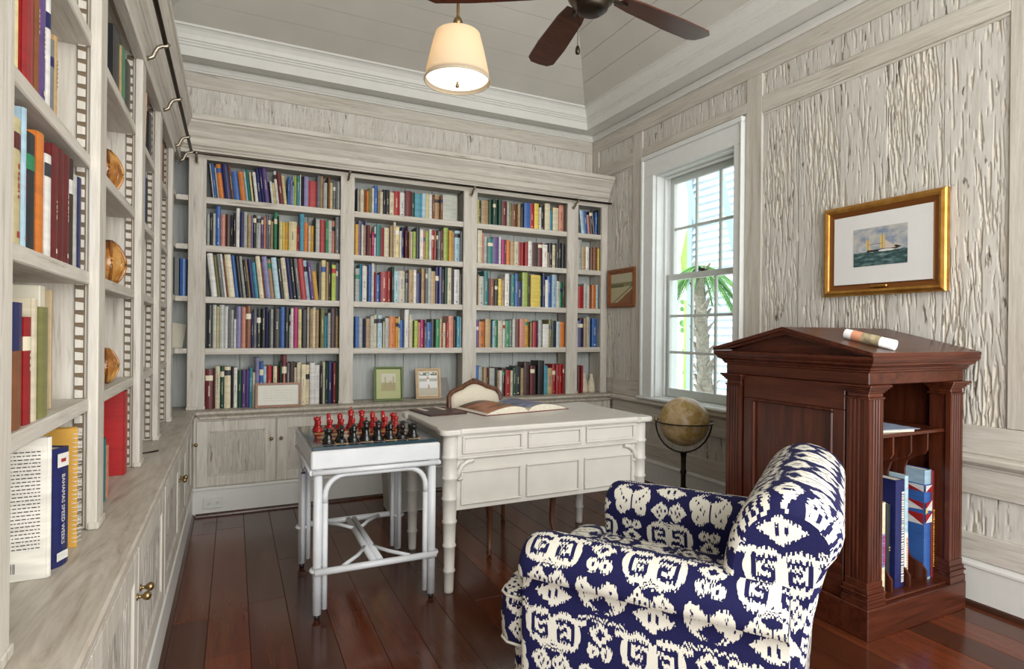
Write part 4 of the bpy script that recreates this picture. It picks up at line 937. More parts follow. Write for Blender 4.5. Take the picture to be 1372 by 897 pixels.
rs = [[(p[0], p[1], z) for p in top_outline(g)] for g, z in ((-.010, .756), (-.003, .758), (0, .764), (0, .777), (-.003, .783), (-.008, .785))]
MB().rings(rs, smooth=False).build('desk_top', M['desk'], dk)
bp = []
zs_ = [0, .012, .02, .095, .1, .108, .113, .215, .22, .228, .233, .33, .335, .343, .348, .44, .445, .453, .458, .54, .545, .553, .558, .64, .645, .653, .658, .757]
for z in zs_:
    base = .022+.014*min(1, z/.5); ringed = any(abs(z-q) < .006 for q in (.104, .224, .339, .449, .549, .649)); bp.append((base+(.0045 if ringed else 0), z))
for u, v in ((0, 0), (DL, 0), (0, DD), (DL, DD)): MB().lathe(bp, (u, v, .0006), 16).build('leg', M['desk'], dk)
def mould(mb, u0, u1, z0, z1, y, t=.012, pr=.012):
    mb.box(u0, u1, y-pr, y, z0, z0+t, c=.003); mb.box(u0, u1, y-pr, y, z1-t, z1, c=.003); mb.box(u0, u0+t, y-pr, y, z0+t, z1-t, c=.003); mb.box(u1-t, u1, y-pr, y, z0+t, z1-t, c=.003)
MB().box(.030, DL-.030, -.022, .004, .648, .756, c=.002).build('frieze', M['desk'], dk)
MB().box(.030, DL-.030, -.028, .004, .636, .6478, c=.004).build('ledge', M['desk'], dk)
MB().box(.030, DL-.030, -.008, .008, .388, .6358, c=.002).build('modesty_panel', M['desk'], dk)
for a, b in ((.052, .378), (.408, .728), (.758, 1.078)):
    mb = MB(); mould(mb, a, b, .662, .748, -.0221); mb.box(a+.016, b-.016, -.024, -.0222, .678, .732, c=.001); mb.build('front_panel', M['desk'], dk)
    mb = MB(); mould(mb, a, b, .412, .580, -.0081, .011, .011)
    for x in (a+.0045, b-.0045):
        for z in (.44, .50, .55): mb.box(x-.0065, x+.0065, -.017, -.0081, z-.004, z+.004, c=.002)
    mb.build('front_panel', M['desk'], dk)
for x, s in ((.036, 1), (DL-.036, -1)):
    mb = MB(); mb.tube([(x, -.016, .548), (x+s*.004, -.016, .575), (x+s*.020, -.016, .605), (x+s*.048, -.016, .622), (x+s*.080, -.016, .627)], .0125, 8); mb.tube([(x-s*.002, -.016, .543), (x+s*.022, -.016, .543)], .010, 6); mb.build('corner_bracket', M['desk'], dk)
for x in (-.006, DL-.006): MB().box(x, x+.012, .030, DD-.030, .600, .756, c=.002).build('side_panel', M['desk'], dk)
for x in (.10, DL-.42): MB().box(x, x+.32, .25, DD+.012, .66, .756, c=.003).build('drawer', M['desk'], dk)
# ------------------------------------------------------------------ things on the desk
def loc_desk(u, v, z=0): c_, s_ = math.cos(DA), math.sin(DA); return (.94+u*c_-v*s_, 2.635+u*s_+v*c_, z)
ob = thing('open_book', 'large picture book lying open on the cream desk', 'book', (1.515, 3.165, .7852), math.radians(9))
M['photo_l'] = NT('printed_sunset', .3, .5); q = M['photo_l']; nz = q.noise(q.pos((5, 9, 5)), 1, 3); q.col(q.ramp(nz, [(.3, (.04, .035, .04)), (.46, (.15, .07, .04)), (.56, (.50, .16, .04)), (.7, (.12, .12, .16))])); M['photo_l'] = q.mat
M['photo_r'] = NT('printed_storm', .3, .5); q = M['photo_r']; nz = q.noise(q.pos((6, 8, 5), (3, 2, 0)), 1, 3); q.col(q.ramp(nz, [(.3, (.05, .06, .11)), (.5, (.16, .20, .33)), (.62, (.35, .40, .50)), (.75, (.20, .08, .05))])); M['photo_r'] = q.mat
MB().box(-.300, .300, -.185, .185, 0, .004, c=.001).build('cover', BM['R'], ob)
for s, nm, ph in ((-1, 'page_block', 'photo_l'), (1, 'page_block', 'photo_r')):
    N_ = 10; xs = [i/N_ for i in range(N_+1)]
    hz = lambda f: .0045+.046*math.sin(PI*min(1, f*1.02))**.62*(1-.55*f) + .003*(1-f)
    mb = MB(); up_ = [(s*.290*f, hz(f)) for f in xs]; poly = up_ + [(s*.290, .0042), (0, .0042)]
    mb.prism(poly, 1, -.178, .178, smooth=False); pb = mb.build(nm, M['paper'], ob)
    mb = MB(); f0, f1 = (.06, .93)
    fs_ = [f0+(f1-f0)*i/12 for i in range(13)]
    mb.rings([[(s*.290*f, -.178+.012, hz(f)+.0008) for f in fs_], [(s*.290*f, .178-.012, hz(f)+.0008) for f in fs_]], smooth=True, caps=False, closed=False); mb.build('printed_page', M[ph], pb)
pd = thing('photo_folder', 'dark leather folder with white page edges lying on the cream desk', 'folder', (1.06, 3.185, .7852), math.radians(8))
MB().box(-.115, .115, -.14, .14, 0, .010, c=.002).build('cover', plain('dark_leather', (.045, .014, .012), .35, .5, var=.3), pd)
for x in (-.062, .050): MB().box(x-.012, x+.012, .02, .14, .0102, .0115).build('page_tab', M['paper'], pd)
# ------------------------------------------------------------------ carved chair behind the desk
ch = thing('carved_armless_chair', 'carved walnut chair with cream upholstered back, tucked behind the desk', 'chair', (1.488, 3.25, 0), math.radians(12))
M['walnut'] = wood('carved_walnut', (.035, .012, .006), (.09, .032, .014), (.16, .065, .03), 2, .35, .5, 26, .1)
M['linen'] = plain('cream_linen', (.66, .60, .48), .85, .2, var=.05, scale=80, bump=.15)
sp_ = [(-.245, -.235), (.245, -.235), (.215, .215), (-.215, .215)]
for k, (u, v) in enumerate(((-.235, -.215), (.235, -.215), (-.185, .21), (.185, .21))):
    fr_ = v < 0; s = 1 if u > 0 else -1
    path = [(u, v, .44), (u+s*.012, v-.012*(1 if fr_ else -1), .40), (u+s*.014, v-.016*(1 if fr_ else -1), .33), (u, v-.004, .20), (u-s*.004, v, .10), (u+s*.006, v-.012*(1 if fr_ else -1), .04), (u+s*.012, v-.020*(1 if fr_ else -1), .0165)]
    mb = MB().tube(path, [.024, .027, .025, .016, .0125, .013, .016], 10); lg = mb.build('leg', M['walnut'], ch); MB().sphere((path[-1][0], path[-1][1], .016), .0155, 10, 6).build('scroll_foot', M['walnut'], lg)
for (a, b) in ((0, 1), (1, 2), (2, 3), (3, 0)):
    p, q = Vector((*sp_[a], .43)), Vector((*sp_[b], .43)); m_ = (p+q)/2
    MB().tube([tuple(p), tuple(m_+Vector((0, 0, -.016))), tuple(q)], [.03, .026, .03], 8).build('seat_rail', M['walnut'], ch)
rs = [[(p[0]*k, p[1]*k-.0, z) for p in sp_] for k, z in ((.97, .445), (1.0, .455), (.97, .49), (.8, .512), (.3, .52))]; MB().rings(rs).build('seat', M['linen'], ch)
def bo(f):   # outline of the back as (x, z), f 0..1 from lower left over the crest to lower right
    P = [(-.150, .520), (-.175, .555), (-.195, .62), (-.205, .70), (-.205, .78), (-.198, .835), (-.175, .862), (-.135, .876), (-.095, .887), (-.065, .903), (-.03, .916), (0, .920)]
    P = P + [(-x, z) for x, z in P[-2::-1]]; return P
OUT = bo(0); tilt = lambda x, z, y=0: (x, .215+(z-.5)*.22+y-.10*abs(x)*abs(x)*0, z)
loop = OUT + [(.10, .512), (0, .518), (-.10, .512), OUT[0]]
MB().tube([tilt(*p) for p in loop], .0165, 8).build('back_frame', M['walnut'], ch)
pn = [((x)*.93, .72+(z-.72)*.93) for x, z in OUT + [(.10, .512), (0, .518), (-.10, .512)]]
rs = []
for k, y in ((1, .010), (1, -.006), (.9, -.018), (.6, -.026), (.15, -.029)): rs.append([tilt(x*k, .70+(z-.70)*k, y) for x, z in pn])
MB().rings(rs).build('back_pad', M['linen'], ch)
mb = MB(); mb.sphere(tilt(0, .934, -.004), .016, 10, 6, sz=.7); mb.sphere(tilt(-.024, .926, -.004), .011, 8, 6); mb.sphere(tilt(.024, .926, -.004), .011, 8, 6); mb.build('crest_carving', M['walnut'], ch)
for s in (-1, 1): MB().tube([(s*.185, .21, .44), tilt(s*.172, .50), tilt(s*.158, .53)], [.022, .019, .016], 8).build('back_upright', M['walnut'], ch)
# ------------------------------------------------------------------ waste basket
wbk = thing('waste_basket', 'pale grey tapered waste basket standing behind the chess table', 'waste basket', (1.10, 4.02, 0), math.radians(-3))
mb = MB(); o_ = [[(sx*w_, sy*d_, z) for sx, sy in ((-1, -1), (1, -1), (1, 1), (-1, 1))] for w_, d_, z in ((.125, .10, .0005), (.128, .103, .006), (.15, .125, .318), (.154, .129, .320), (.154, .129, .332), (.145, .120, .332), (.140, .116, .31), (.118, .095, .015))]
mb.rings(o_, smooth=False).build('bin', plain('grey_basket', (.42, .41, .37), .55, .3, var=.06), wbk)
mb = MB(); mb.tube([(-.128, -.103, .008), (.128, -.103, .008), (.128, .103, .008), (-.128, .103, .008), (-.128, -.103, .008)], .004, 6); mb.build('piping', M['white'], wbk)
# ------------------------------------------------------------------ armchair in ikat fabric
def ikat():
    m = NT('blue_and_cream_ikat', .8, .25); u, v = m.uv()
    # warp jitter: thin vertical threads are shifted up and down
    cb = m.n('CombineXYZ'); m.l((u/.0032).fl(), cb.inputs[0]); m.l((v/.05).fl(), cb.inputs[1]); wn = m.n('TexWhiteNoise', noise_dimensions='3D'); m.l(cb.outputs[0], wn.inputs['Vector'])
    jit = (m.expr(wn.outputs[0])-.5)*.013
    u2 = u + (m.expr(m.noise(m.pos(), 7, 2))-.5)*.016
    v2 = v + jit
    TW, THh = .285, .27
    q = ((u2/TW).fr()-.5).abs()*2            # 0 at motif axis .. 1 at the seam, mirrored
    r = (v2/THh).fr()                        # 0..1
    cream = ell(q, r, 0, .24, .50, .19).mx(ell(q, r, .25, .41, .17, .11)).mx(rec(q, r, 0, .40, .22, .05))     # vase with two shoulders
    cream = cream.mx(ell(q, r, .74, .76, .34, .19)).mx(rec(q, r, .44, .905, .15, .028))                       # hook medallion
    cream = cream.mx(dia(q, r, .79, .41, .25, .14))                                                           # dotted diamond
    cream = cream.mx(rec(q, r, 1, .565, .20, .011)).mx(rec(q, r, 1, .60, .20, .011))                          # double bars
    cream = cream.mx(dia(q, r, 1, .12, .40, .13)).mx(dia(q, r, 0, .84, .26, .11)).mx(ell(q, r, .13, .665, .13, .065)).mx(rec(q, r, .16, .975, .30, .012))
    blue = dia(q, r, 0, .12, .27, .085).mx(rec(q, r, 0, .36, .020, .14))                                      # chevron and stalk
    blue = blue.mx(ell(q, r, .14, .345, .028, .022)).mx(ell(q, r, .22, .30, .028, .024)).mx(ell(q, r, .30, .24, .026, .020)).mx(ell(q, r, .36, .19, .020, .016)).mx(ell(q, r, .28, .43, .03, .02))
    blue = blue.mx(rec(q, r, .74, .85, .19, .026)).mx(rec(q, r, .575, .77, .038, .09)).mx(rec(q, r, .72, .675, .17, .026)).mx(rec(q, r, .87, .72, .036, .055)).mx(rec(q, r, .79, .765, .10, .022))   # squared spiral
    blue = blue.mx(rec(q, r, .72, .41, .024, .020)).mx(rec(q, r, .82, .41, .024, .020)).mx(rec(q, r, .77, .465, .024, .016)).mx(rec(q, r, .77, .355, .024, .016)).mx(rec(q, r, .92, .41, .024, .020))
    blue = blue.mx(rec(q, r, .93, .12, .030, .040)).mx(dia(q, r, 0, .84, .11, .045)).mx(rec(q, r, .12, .665, .026, .022)).mx(rec(q, r, 1, .41, .012, .12))
    c = cream*(1-blue)
    warp = m.expr(m.noise(m.pos((300, 300, 300)), 1, 1))
    cb_ = m.mix(warp, (.004, .004, .034), (.012, .012, .082)); cc = m.mix(warp, (.62, .59, .50), (.76, .74, .66))
    m.col(m.mix(c, cb_, cc)).bump(warp, .12, .002); return m.mat
M['ikat'] = ikat(); M['pipe'] = plain('cream_piping', (.66, .63, .54), .8, .2)
ac = thing('armchair', 'rolled-arm upholstered armchair in blue and cream ikat fabric', 'armchair', (1.104, 1.687, 0), math.atan2(.565, .825))
def sweep_profile(prof, stations, ends_scale, uvoff=(0, 0), axis='y', closed_seam=0):
    """closed profile (a,z) swept along an axis; returns rings and uvs (metres)"""
    n = len(prof); s = [0]
    for i in range(n): s.append(s[-1]+math.dist(prof[i], prof[(i+1) % n]))
    cx_ = sum(p[0] for p in prof)/n; cz_ = sum(p[1] for p in prof)/n
    rs, uv = [], []
    for (t, k) in zip(stations, ends_scale):
        row = []
        for i in range(n+1):
            p = prof[i % n]; a, z = cx_+(p[0]-cx_)*k, cz_+(p[1]-cz_)*k
            row.append((a, t, z) if axis == 'y' else (t, a, z)); uv.append((t+uvoff[0], s[i]+uvoff[1]))
        rs.append(row)
    return rs, uv, (cx_, cz_)
def fab(name, prof, stations, scales, axis, uvoff=(0, 0), capuv=0, parent=ac):
    rs, uv, c = sweep_profile(prof, stations, scales, uvoff, axis); mb = MB(); n1 = len(rs[0])
    vs = [p for r in rs for p in r]; fs = [(k*n1+i, k*n1+i+1, (k+1)*n1+i+1, (k+1)*n1+i) for k in range(len(rs)-1) for i in range(n1-1)]
    mb.add(vs, fs, uvs=uv, smooth=True)
    for r in (rs[0], rs[-1]):     # end caps with planar uv
        cc = tuple(sum(p[j] for p in r[:-1])/(n1-1) for j in range(3)); pu = lambda p: ((p[1] if axis == 'x' else p[0])+capuv, p[2]+uvoff[1])
        mb.add(list(r[:-1])+[cc], [(i, (i+1) % (n1-1), n1-1) for i in range(n1-1)], uvs=[pu(p) for p in r[:-1]]+[pu(cc)], smooth=True)
    return mb.build(name, M['ikat'], parent)
def arc(cx_, cz_, r, a0, a1, n): return [(cx_+r*math.cos(math.radians(a0+(a1-a0)*i/n)), cz_+r*math.sin(math.radians(a0+(a1-a0)*i/n))) for i in range(n+1)]
for s in (-1, 1):
    # outer side bottom -> seam -> roll -> inner side -> bottom (mirrored for the far arm)
    P = [(-.392, .055), (-.396, .20), (-.398, .36), (-.394, .50), (-.388, .548)] + arc(-.342, .583, .086, 196, -8, 16) + [(-.272, .50), (-.270, .32), (-.275, .055), (-.33, .050)]
    P = [(-s*a*1.0 if s > 0 else a, z) for a, z in P]
    st = [-.66, -.645, -.45, -.25, -.08, -.03, -.005, .015, .030, .040, .044]; sc_ = [.98, 1, 1, 1, 1, 1, .99, .965, .92, .85, .74]
    arm = fab('arm', P, st, sc_, 'y', (.06 if s < 0 else .21, .11))
    # seam piping under the roll and down the front
    mb = MB(); sx = -1 if s < 0 else 1
    mb.tube([(sx*.388, .0, .549), (sx*.3895, -.04, .549), (sx*.3895, -.30, .549), (sx*.3895, -.655, .549)], .0038, 6); mb.build('piping', plain('navy_piping', (.012, .012, .05), .8) if s < 0 else M['pipe'], arm)
    mb = MB(); mb.tube([(sx*.385, .018, .07), (sx*.388, .020, .30), (sx*.384, .020, .50), (sx*.378, .018, .545)], .0035, 6); mb.build('piping', M['pipe'], arm)
BP = [(-.47, .10), (-.475, .36), (-.488, .55), (-.503, .68), (-.522, .77), (-.552, .832), (-.595, .872), (-.65, .888), (-.705, .876), (-.748, .845), (-.770, .80), (-.762, .755), (-.738, .722), (-.716, .64), (-.695, .52), (-.680, .36), (-.668, .10)]
def smooth_closed(P, it=1):
    for _ in range(it):
        Q = []
        for i in range(len(P)):
            a, b = P[i], P[(i+1) % len(P)]; Q += [(a[0]*.75+b[0]*.25, a[1]*.75+b[1]*.25), (a[0]*.25+b[0]*.75, a[1]*.25+b[1]*.75)]
        P = Q
    return P
bk = fab('back', smooth_closed(BP), [-.372, -.366, -.352, -.328, -.2, 0, .2, .328, .352, .366, .372], [.80, .90, .965, 1, 1, 1, 1, 1, .965, .90, .80], 'x', (.04, .05), .07)
# base and seat cushion
def rrect(x0, x1, y0, y1, r, n=5):
    P = []
    for cx_, cy__, a0 in ((x0+r, y0+r, 180), (x1-r, y0+r, 270), (x1-r, y1-r, 0), (x0+r, y1-r, 90)): P += arc(cx_, cy__, r, a0, a0+90, n)
    return P
def cushion(name, out, levels, parent, split):
    """side rings get (perimeter, z) coordinates, rings from index split upward are mapped from above"""
    n = len(out); cx_ = sum(p[0] for p in out)/n; cy__ = sum(p[1] for p in out)/n; per = [0]
    for i in range(n): per.append(per[-1]+math.dist(out[i], out[(i+1) % n]))
    R_ = [[(cx_+(p[0]-cx_)*k, cy__+(p[1]-cy__)*k, z) for p in out] for k, z in levels]
    mb = MB(); low = [r+[r[0]] for r in R_[:split+1]]; uv = [(per[i]+.05, z+.02) for r in low for i, (x, y, z) in enumerate(r)]
    mb.rings(low, uvs=uv, smooth=True, caps=False, closed=False)
    top = R_[split:]; mb.rings(top, uvs=[(x, y) for r in top for x, y, z in r], smooth=True, caps=False)
    m_ = len(mb.v); mb.add(list(R_[-1]), [tuple(range(n))], uvs=[(p[0], p[1]) for p in R_[-1]], smooth=True); mb.add(list(R_[0]), [tuple(range(n))[::-1]], uvs=[(p[0], p[1]) for p in R_[0]])
    return mb.build(name, M['ikat'], parent)
cushion('base', rrect(-.30, .30, -.62, .125, .03), [(.97, .05), (1, .06), (1, .27), (.985, .295)], ac, 2)
T = [(-.262, -.46), (.262, -.46), (.262, -.02), (.268, .03), (.325, .045), (.345, .07), (.345, .115), (.325, .145), (.29, .155), (-.29, .155), (-.325, .145), (-.345, .115), (-.345, .07), (-.325, .045), (-.268, .03), (-.262, -.02)]
cu = cushion('seat_cushion', T, [(.94, .298), (.985, .308), (1.005, .345), (1.01, .39), (1.0, .435), (.975, .462), (.90, .485), (.70, .503), (.35, .512), (.05, .514)], ac, 5)
for z in (.312, .452): MB().tube([(p[0]*1.0, p[1]*1.0+.0, z) for p in T]+[(T[0][0], T[0][1], z)], .0042, 6).build('piping', M['pipe'], cu)
for u_, v_ in ((-.27, .09), (.27, .09), (-.31, -.60), (.31, -.60)): MB().lathe([(.018, .0005), (.024, .012), (.026, .03), (.02, .052)], (u_, v_, 0), 12).build('foot', M['walnut'], ac)
# ------------------------------------------------------------------ floor globe
gb = thing('floor_globe', 'antique tan globe in a dark iron floor stand beside the window', 'globe', (2.80, 3.09, 0))
gmn = NT('antique_globe_map', .3, .5); a = gmn.noise(gmn.pos((7, 7, 7)), 1, 5, .6); b = gmn.noise(gmn.pos((30, 30, 30)), 1, 3)
c = gmn.ramp(a, [(.40, (.50, .34, .17)), (.47, (.58, .44, .24)), (.52, (.40, .25, .05)), (.62, (.48, .36, .12))]); c = gmn.mix(.25, c, gmn.ramp(b, [(.35, (.25, .14, .05)), (.6, (.62, .50, .32))])); gmn.col(c)
GZ = .645; GR = .168
MB().sphere((0, 0, GZ), GR, 32, 20).build('sphere', gmn.mat, gb)
M['iron'] = plain('dark_iron', (.03, .022, .016), .45, .5, .6, var=.3)
cxv = Vector((rt.x, rt.y, 0)); perp = Vector((fw.x, fw.y, 0)); ri = GR+.012
mb = MB(); n = 40; rs_ = []
for rr_, zz in ((ri, -.003), (ri+.018, -.003), (ri+.018, .003), (ri, .003)): pass
ring_pts = [(math.cos(2*PI*k/n), math.sin(2*PI*k/n)) for k in range(n+1)]
mb.rings([[(c_*r_, s_*r_, GZ+z_) for r_, z_ in ((ri, -.003), (ri+.018, -.003), (ri+.018, .003), (ri, .003))] for c_, s_ in ring_pts], smooth=False, caps=False).build('horizon_ring', M['iron'], gb)
mb = MB(); hoop = [tuple(cxv*((ri+.013)*math.cos(a))+Vector((0, 0, GZ+(ri+.032)*math.sin(a)))) for a in [-PI*k/24 for k in range(25)]]
mb.tube(hoop, .0055, 7).build('half_hoop', M['iron'], gb)
mb = MB(); mb.lathe([(.012, 0), (.012, .012), (.009, .018), (.012, .024), (.004, .03)], tuple(cxv*(-ri-.013)+Vector((0, 0, GZ))), 10); mb.lathe([(.008, 0), (.012, .008), (.008, .016)], tuple(cxv*(ri+.013)+Vector((0, 0, GZ))), 10); mb.build('pivot', M['brass'], gb)
MB().lathe([(.021, .10), (.018, .14), (.017, .28), (.023, .30), (.017, .32), (.018, .40), (.023, .43), (.024, GZ-ri-.036)], (0, 0, 0), 12).build('column', M['iron'], gb)
for k in range(3):
    a = math.radians(80+120*k); d = Vector((math.cos(a), math.sin(a), 0))
    MB().tube([tuple(d*r_+Vector((0, 0, z_))) for r_, z_ in ((.008, .19), (.04, .17), (.075, .10), (.12, .04), (.17, .018), (.19, .0125))], [.012, .012, .011, .010, .011, .012], 8).build('leg', M['iron'], gb)
# ------------------------------------------------------------------ mahogany lectern bookcase
LX0, LX1, LY0, LY1 = 2.335, 3.042, 1.497, 2.285
le = thing('lectern_cabinet', 'tall mahogany reading lectern with pediment, fluted pilasters and open shelves', 'lectern', (2.69, 1.89, 0)); lo = (2.69, 1.89, 0)
def lp(nm, boxes, mat, c=.003, par=None):
    mb = MB()
    for b in boxes: mb.box(*b, c=c)
    return mb.build(nm, mat, par or le, lo)
lp('plinth', [(LX0, LX1, LY0, LY1, .0005, .128)], M['mahx'])
bx0, bx1, by0, by1 = LX0+.022, LX1-.022, LY0+.022, LY1-.022
side = lp('side_panel', [(bx0+.01, bx0+.028, by0+.07, by1-.07, .129, 1.045)], M['mahz'])
lp('side_panel', [(bx1-.028, bx1-.01, by0+.03, by1-.07, .129, 1.045)], M['mahz'])
lp('back_panel', [(bx0+.03, bx1-.03, by1-.05, by1-.03, .129, 1.045)], M['mahz'])
lp('bottom_board', [(bx0+.029, bx1-.029, by0-.002, by1-.051, .1285, .138)], M['mahx'])
lp('shelf', [(bx0+.03, bx1-.03, by0+.02, by1-.052, .812, .828)], M['mahx'])
# frame and recessed panel on the gable side
fx = bx0+.0098
lp('frame_rail', [(fx-.012, fx, by0+.10, by1-.10, .93, 1.045)], M['mahy']); lp('frame_rail', [(fx-.012, fx, by0+.10, by1-.10, .129, .27)], M['mahy'])
lp('frame_stile', [(fx-.012, fx, by0+.10, by0+.155, .27, .93)], M['mahz']); lp('frame_stile', [(fx-.012, fx, by1-.155, by1-.10, .27, .93)], M['mahz'])
mb = MB(); y0, y1, z0, z1 = by0+.155, by1-.155, .27, .93; t = .014
for q in ((y0, y1, z0, z0+t), (y0, y1, z1-t, z1), (y0, y0+t, z0+t, z1-t), (y1-t, y1, z0+t, z1-t)): mb.box(fx-.016, fx, *q, c=.005)
mb.build('panel_moulding', M['mahz'], le, lo)
# fluted pilasters
def flute_poly(x0, x1, y, out, nf=4, dirx=True):
    P = [(x0, y+out*0)]
    return P
def pilaster(face, a0, a1, plane):
    """face 'x' : faces -x, spans y a0..a1 ; face 'y' : faces -y, spans x a0..a1"""
    nf = 4; w = a1-a0; d = .020; pts = [(a0, 0), (a0, -d)]
    for k in range(nf):
        c = a0+w*(.14+.72*(k+.5)/nf); r = w*.062
        pts += [(c-r, -d)] + [(c-r*math.cos(PI*j/5), -d+r*.85*math.sin(PI*j/5)) for j in range(1, 5)] + [(c+r, -d)]
    pts += [(a1, -d), (a1, 0)]
    mb = MB()
    if face == 'x': mb.prism([(plane+q, p) for p, q in pts], 2, .232, .985)
    else: mb.prism([(p, plane+q) for p, q in pts], 2, .232, .985)
    mb.build('fluted_pilaster', M['mahz'], le, lo)
cw = .098
for y0 in (LY0+.012, LY1-.012-cw): pilaster('x', y0, y0+cw, bx0+.012)
for x0 in (LX0+.012, LX1-.012-cw): pilaster('y', x0, x0+cw, by0+.012)
for y0 in (LY0+.012, LY1-.012-cw):
    for x0 in (LX0+.012, LX1-.012-cw):
        lp('post', [(x0+.010, x0+cw-(0 if x0 < 2.6 else .010), y0+.010, y0+cw-(0 if y0 < 1.8 else .010), .129, 1.045)], M['mahz'], .002)
        mb = MB()
        for e, z0, z1 in ((.010, .129, .160), (.006, .160, .178), (.012, .178, .186), (.006, .186, .204), (.001, .204, .2318)): mb.box(x0-e, x0+cw+e, y0-e, y0+cw+e, z0, z1, c=.002)
        mb.build('pilaster_base', M['mahx'], le, lo)
        mb = MB()
        for e, z0, z1 in ((.004, .9852, .994), (-.002, .994, 1.012), (.004, 1.012, 1.02), (.010, 1.02, 1.028), (.016, 1.028, 1.036), (.022, 1.036, 1.046)): mb.box(x0-e, x0+cw+e, y0-e, y0+cw+e, z0, z1, c=.002)
        mb.build('capital', M['mahx'], le, lo)
# entablature: frieze and stepped cornice
lp('frieze', [(LX0+.012, LX1-.012, LY0+.012, LY1-.012, 1.0462, 1.098)], M['mahy'])
mb = MB()
CP = [(.000, 1.098), (.008, 1.098), (.008, 1.104), (.014, 1.110), (.014, 1.116), (.022, 1.121), (.034, 1.128), (.034, 1.136), (.040, 1.140), (.046, 1.150), (.046, 1.164)]
rs = [[(LX0+.012-p, LY0+.012-p, z), (LX1-.012+p, LY0+.012-p, z), (LX1-.012+p, LY1-.012+p, z), (LX0+.012-p, LY1-.012+p, z)] for p, z in CP]
mb.rings(rs, smooth=False).build('cornice', M['mahx'], le, lo)
yc = (LY0+LY1)/2; ex = .046; ZE, ZA = 1.1645, 1.283
mb = MB(); mb.prism([(LY0+.03, ZE), (LY1-.03, ZE), (yc, ZA-.022)], 0, LX0+.020, LX1-.020); mb.build('pediment', M['mahy'], le, lo)
def rake(nm, y0, ya, s):
    n = Vector((0, -s*(ZA-ZE), abs(ya-y0))).normalized() if 0 else None
    mb = MB(); e = .050
    mb.prism([(y0-s*.034, ZE+.0005), (ya, ZA-.014), (ya, ZA+.004), (y0-s*.034, ZE+.0165)], 0, LX0-e+.012, LX1+e-.012)
    return mb.build(nm, M['mahx'], le, lo)
rake('reading_slope', LY0+.0, yc, 1); rake('reading_slope', LY1, yc, -1)
mb = MB()
for s, y0 in ((1, LY0), (-1, LY1)):
    mb.prism([(y0+s*.03, ZE+.004), (yc, ZA-.030), (yc, ZA-.0145), (y0-s*.02, ZE+.001)], 0, LX0-.020, LX0+.0195)
mb.build('raking_moulding', M['mahy'], le, lo)
# slot dividers with scooped fronts
for xd in (2.5775, 2.706, 2.829):
    f0 = by0+.030; P = [(f0, .811), (f0, .735), (f0+.012, .715), (f0+.050, .70), (f0+.085, .675), (f0+.098, .635), (f0+.10, .30), (f0+.092, .255), (f0+.06, .228), (f0+.02, .215), (f0, .19), (f0, .1385), (by1-.053, .1385), (by1-.053, .811)]
    MB().prism(P, 0, xd-.006, xd+.006).build('slot_divider', M['mahz'], le, lo)
# books in the slots
def slot_book(x0, w, h, k, y, d, label, band=None, extra=None, tilt=0):
    mb = MB(); t = .0025; mb.box(0, t, .002, d, 0, h, m=KI[k]); mb.box(w-t, w, .002, d, 0, h, m=KI[k]); mb.prism([(w*i/4, -.004*math.sin(PI*i/4)) for i in range(5)]+[(w-.001, .0035), (.001, .0035)], 2, 0, h, m=KI[k]); mb.box(t, w-t, .0036, d-.004, .003, h-.003, m=IP)
    for (b0, b1, bk) in (band or []): mb.prism([(w*i/4, -.004*math.sin(PI*i/4)-.0007) for i in range(5)]+[(w, .001), (0, .001)], 2, h*b0, h*b1, m=KI[bk])
    if extra: extra(mb, w, h, d)
    used = sorted(set(mb.m)); mp = {u_: j for j, u_ in enumerate(used)}; mb.m = [mp[u_] for u_ in mb.m]
    o = mb.build('book', [BMATS[u_] for u_ in used]); o.location = (x0, y, .1385); o.rotation_euler = (0, tilt, 0); return tag(o, label, 'book', 'books in the mahogany lectern')
def spine_text(txt, size, k, f=.5, off=-.0066):
    def go(mb, w, h, d):
        xf = Matrix.Translation((w*.5, off, h*f)) @ Matrix(((0, 1, 0, 0), (0, 0, -1, 0), (-1, 0, 0, 0), (0, 0, 0, 1))); text_mesh(mb, txt, size, xf, KI[k])
    return go
def marks(k, x0=.3, x1=.7, z0=.1, z1=.9, seed=1):
    def go(mb, w, h, d):
        r = random.Random(seed); z = h*z0
        while z < h*z1:
            L = r.uniform(.004, .009); mb.add([(w*x0, -.0062, z), (w*x1, -.0062, z), (w*x1, -.0062, z+L), (w*x0, -.0062, z+L)], [(0, 1, 2, 3)], KI[k]); z += L+r.uniform(.002, .006)
    return go
yb_ = by0+.055
slot_book(2.505, .030, .395, 'i', yb_-.02, .20, 'ivory book with purple lettered spine in the lectern slots', [(.30, .66, 'V')], marks('m', .25, .75, .33, .63))
slot_book(2.590, .030, .370, 'K', yb_+.01, .20, 'dark grey clothbound book in the lectern slots', None, marks('t', .3, .7, .45, .5))
slot_book(2.630, .062, .475, 'B', yb_-.005, .24, 'thick navy book with white spine lettering in the lectern slots', [(0, .0, 'w')], marks('w', .55, .85, .05, .9, 4))
slot_book(2.757, .026, .475, 'l', yb_+.03, .22, 'pale blue and white slim book in the lectern slots', [(.0, .45, 'w')], marks('p', .3, .7, .05, .4, 6))
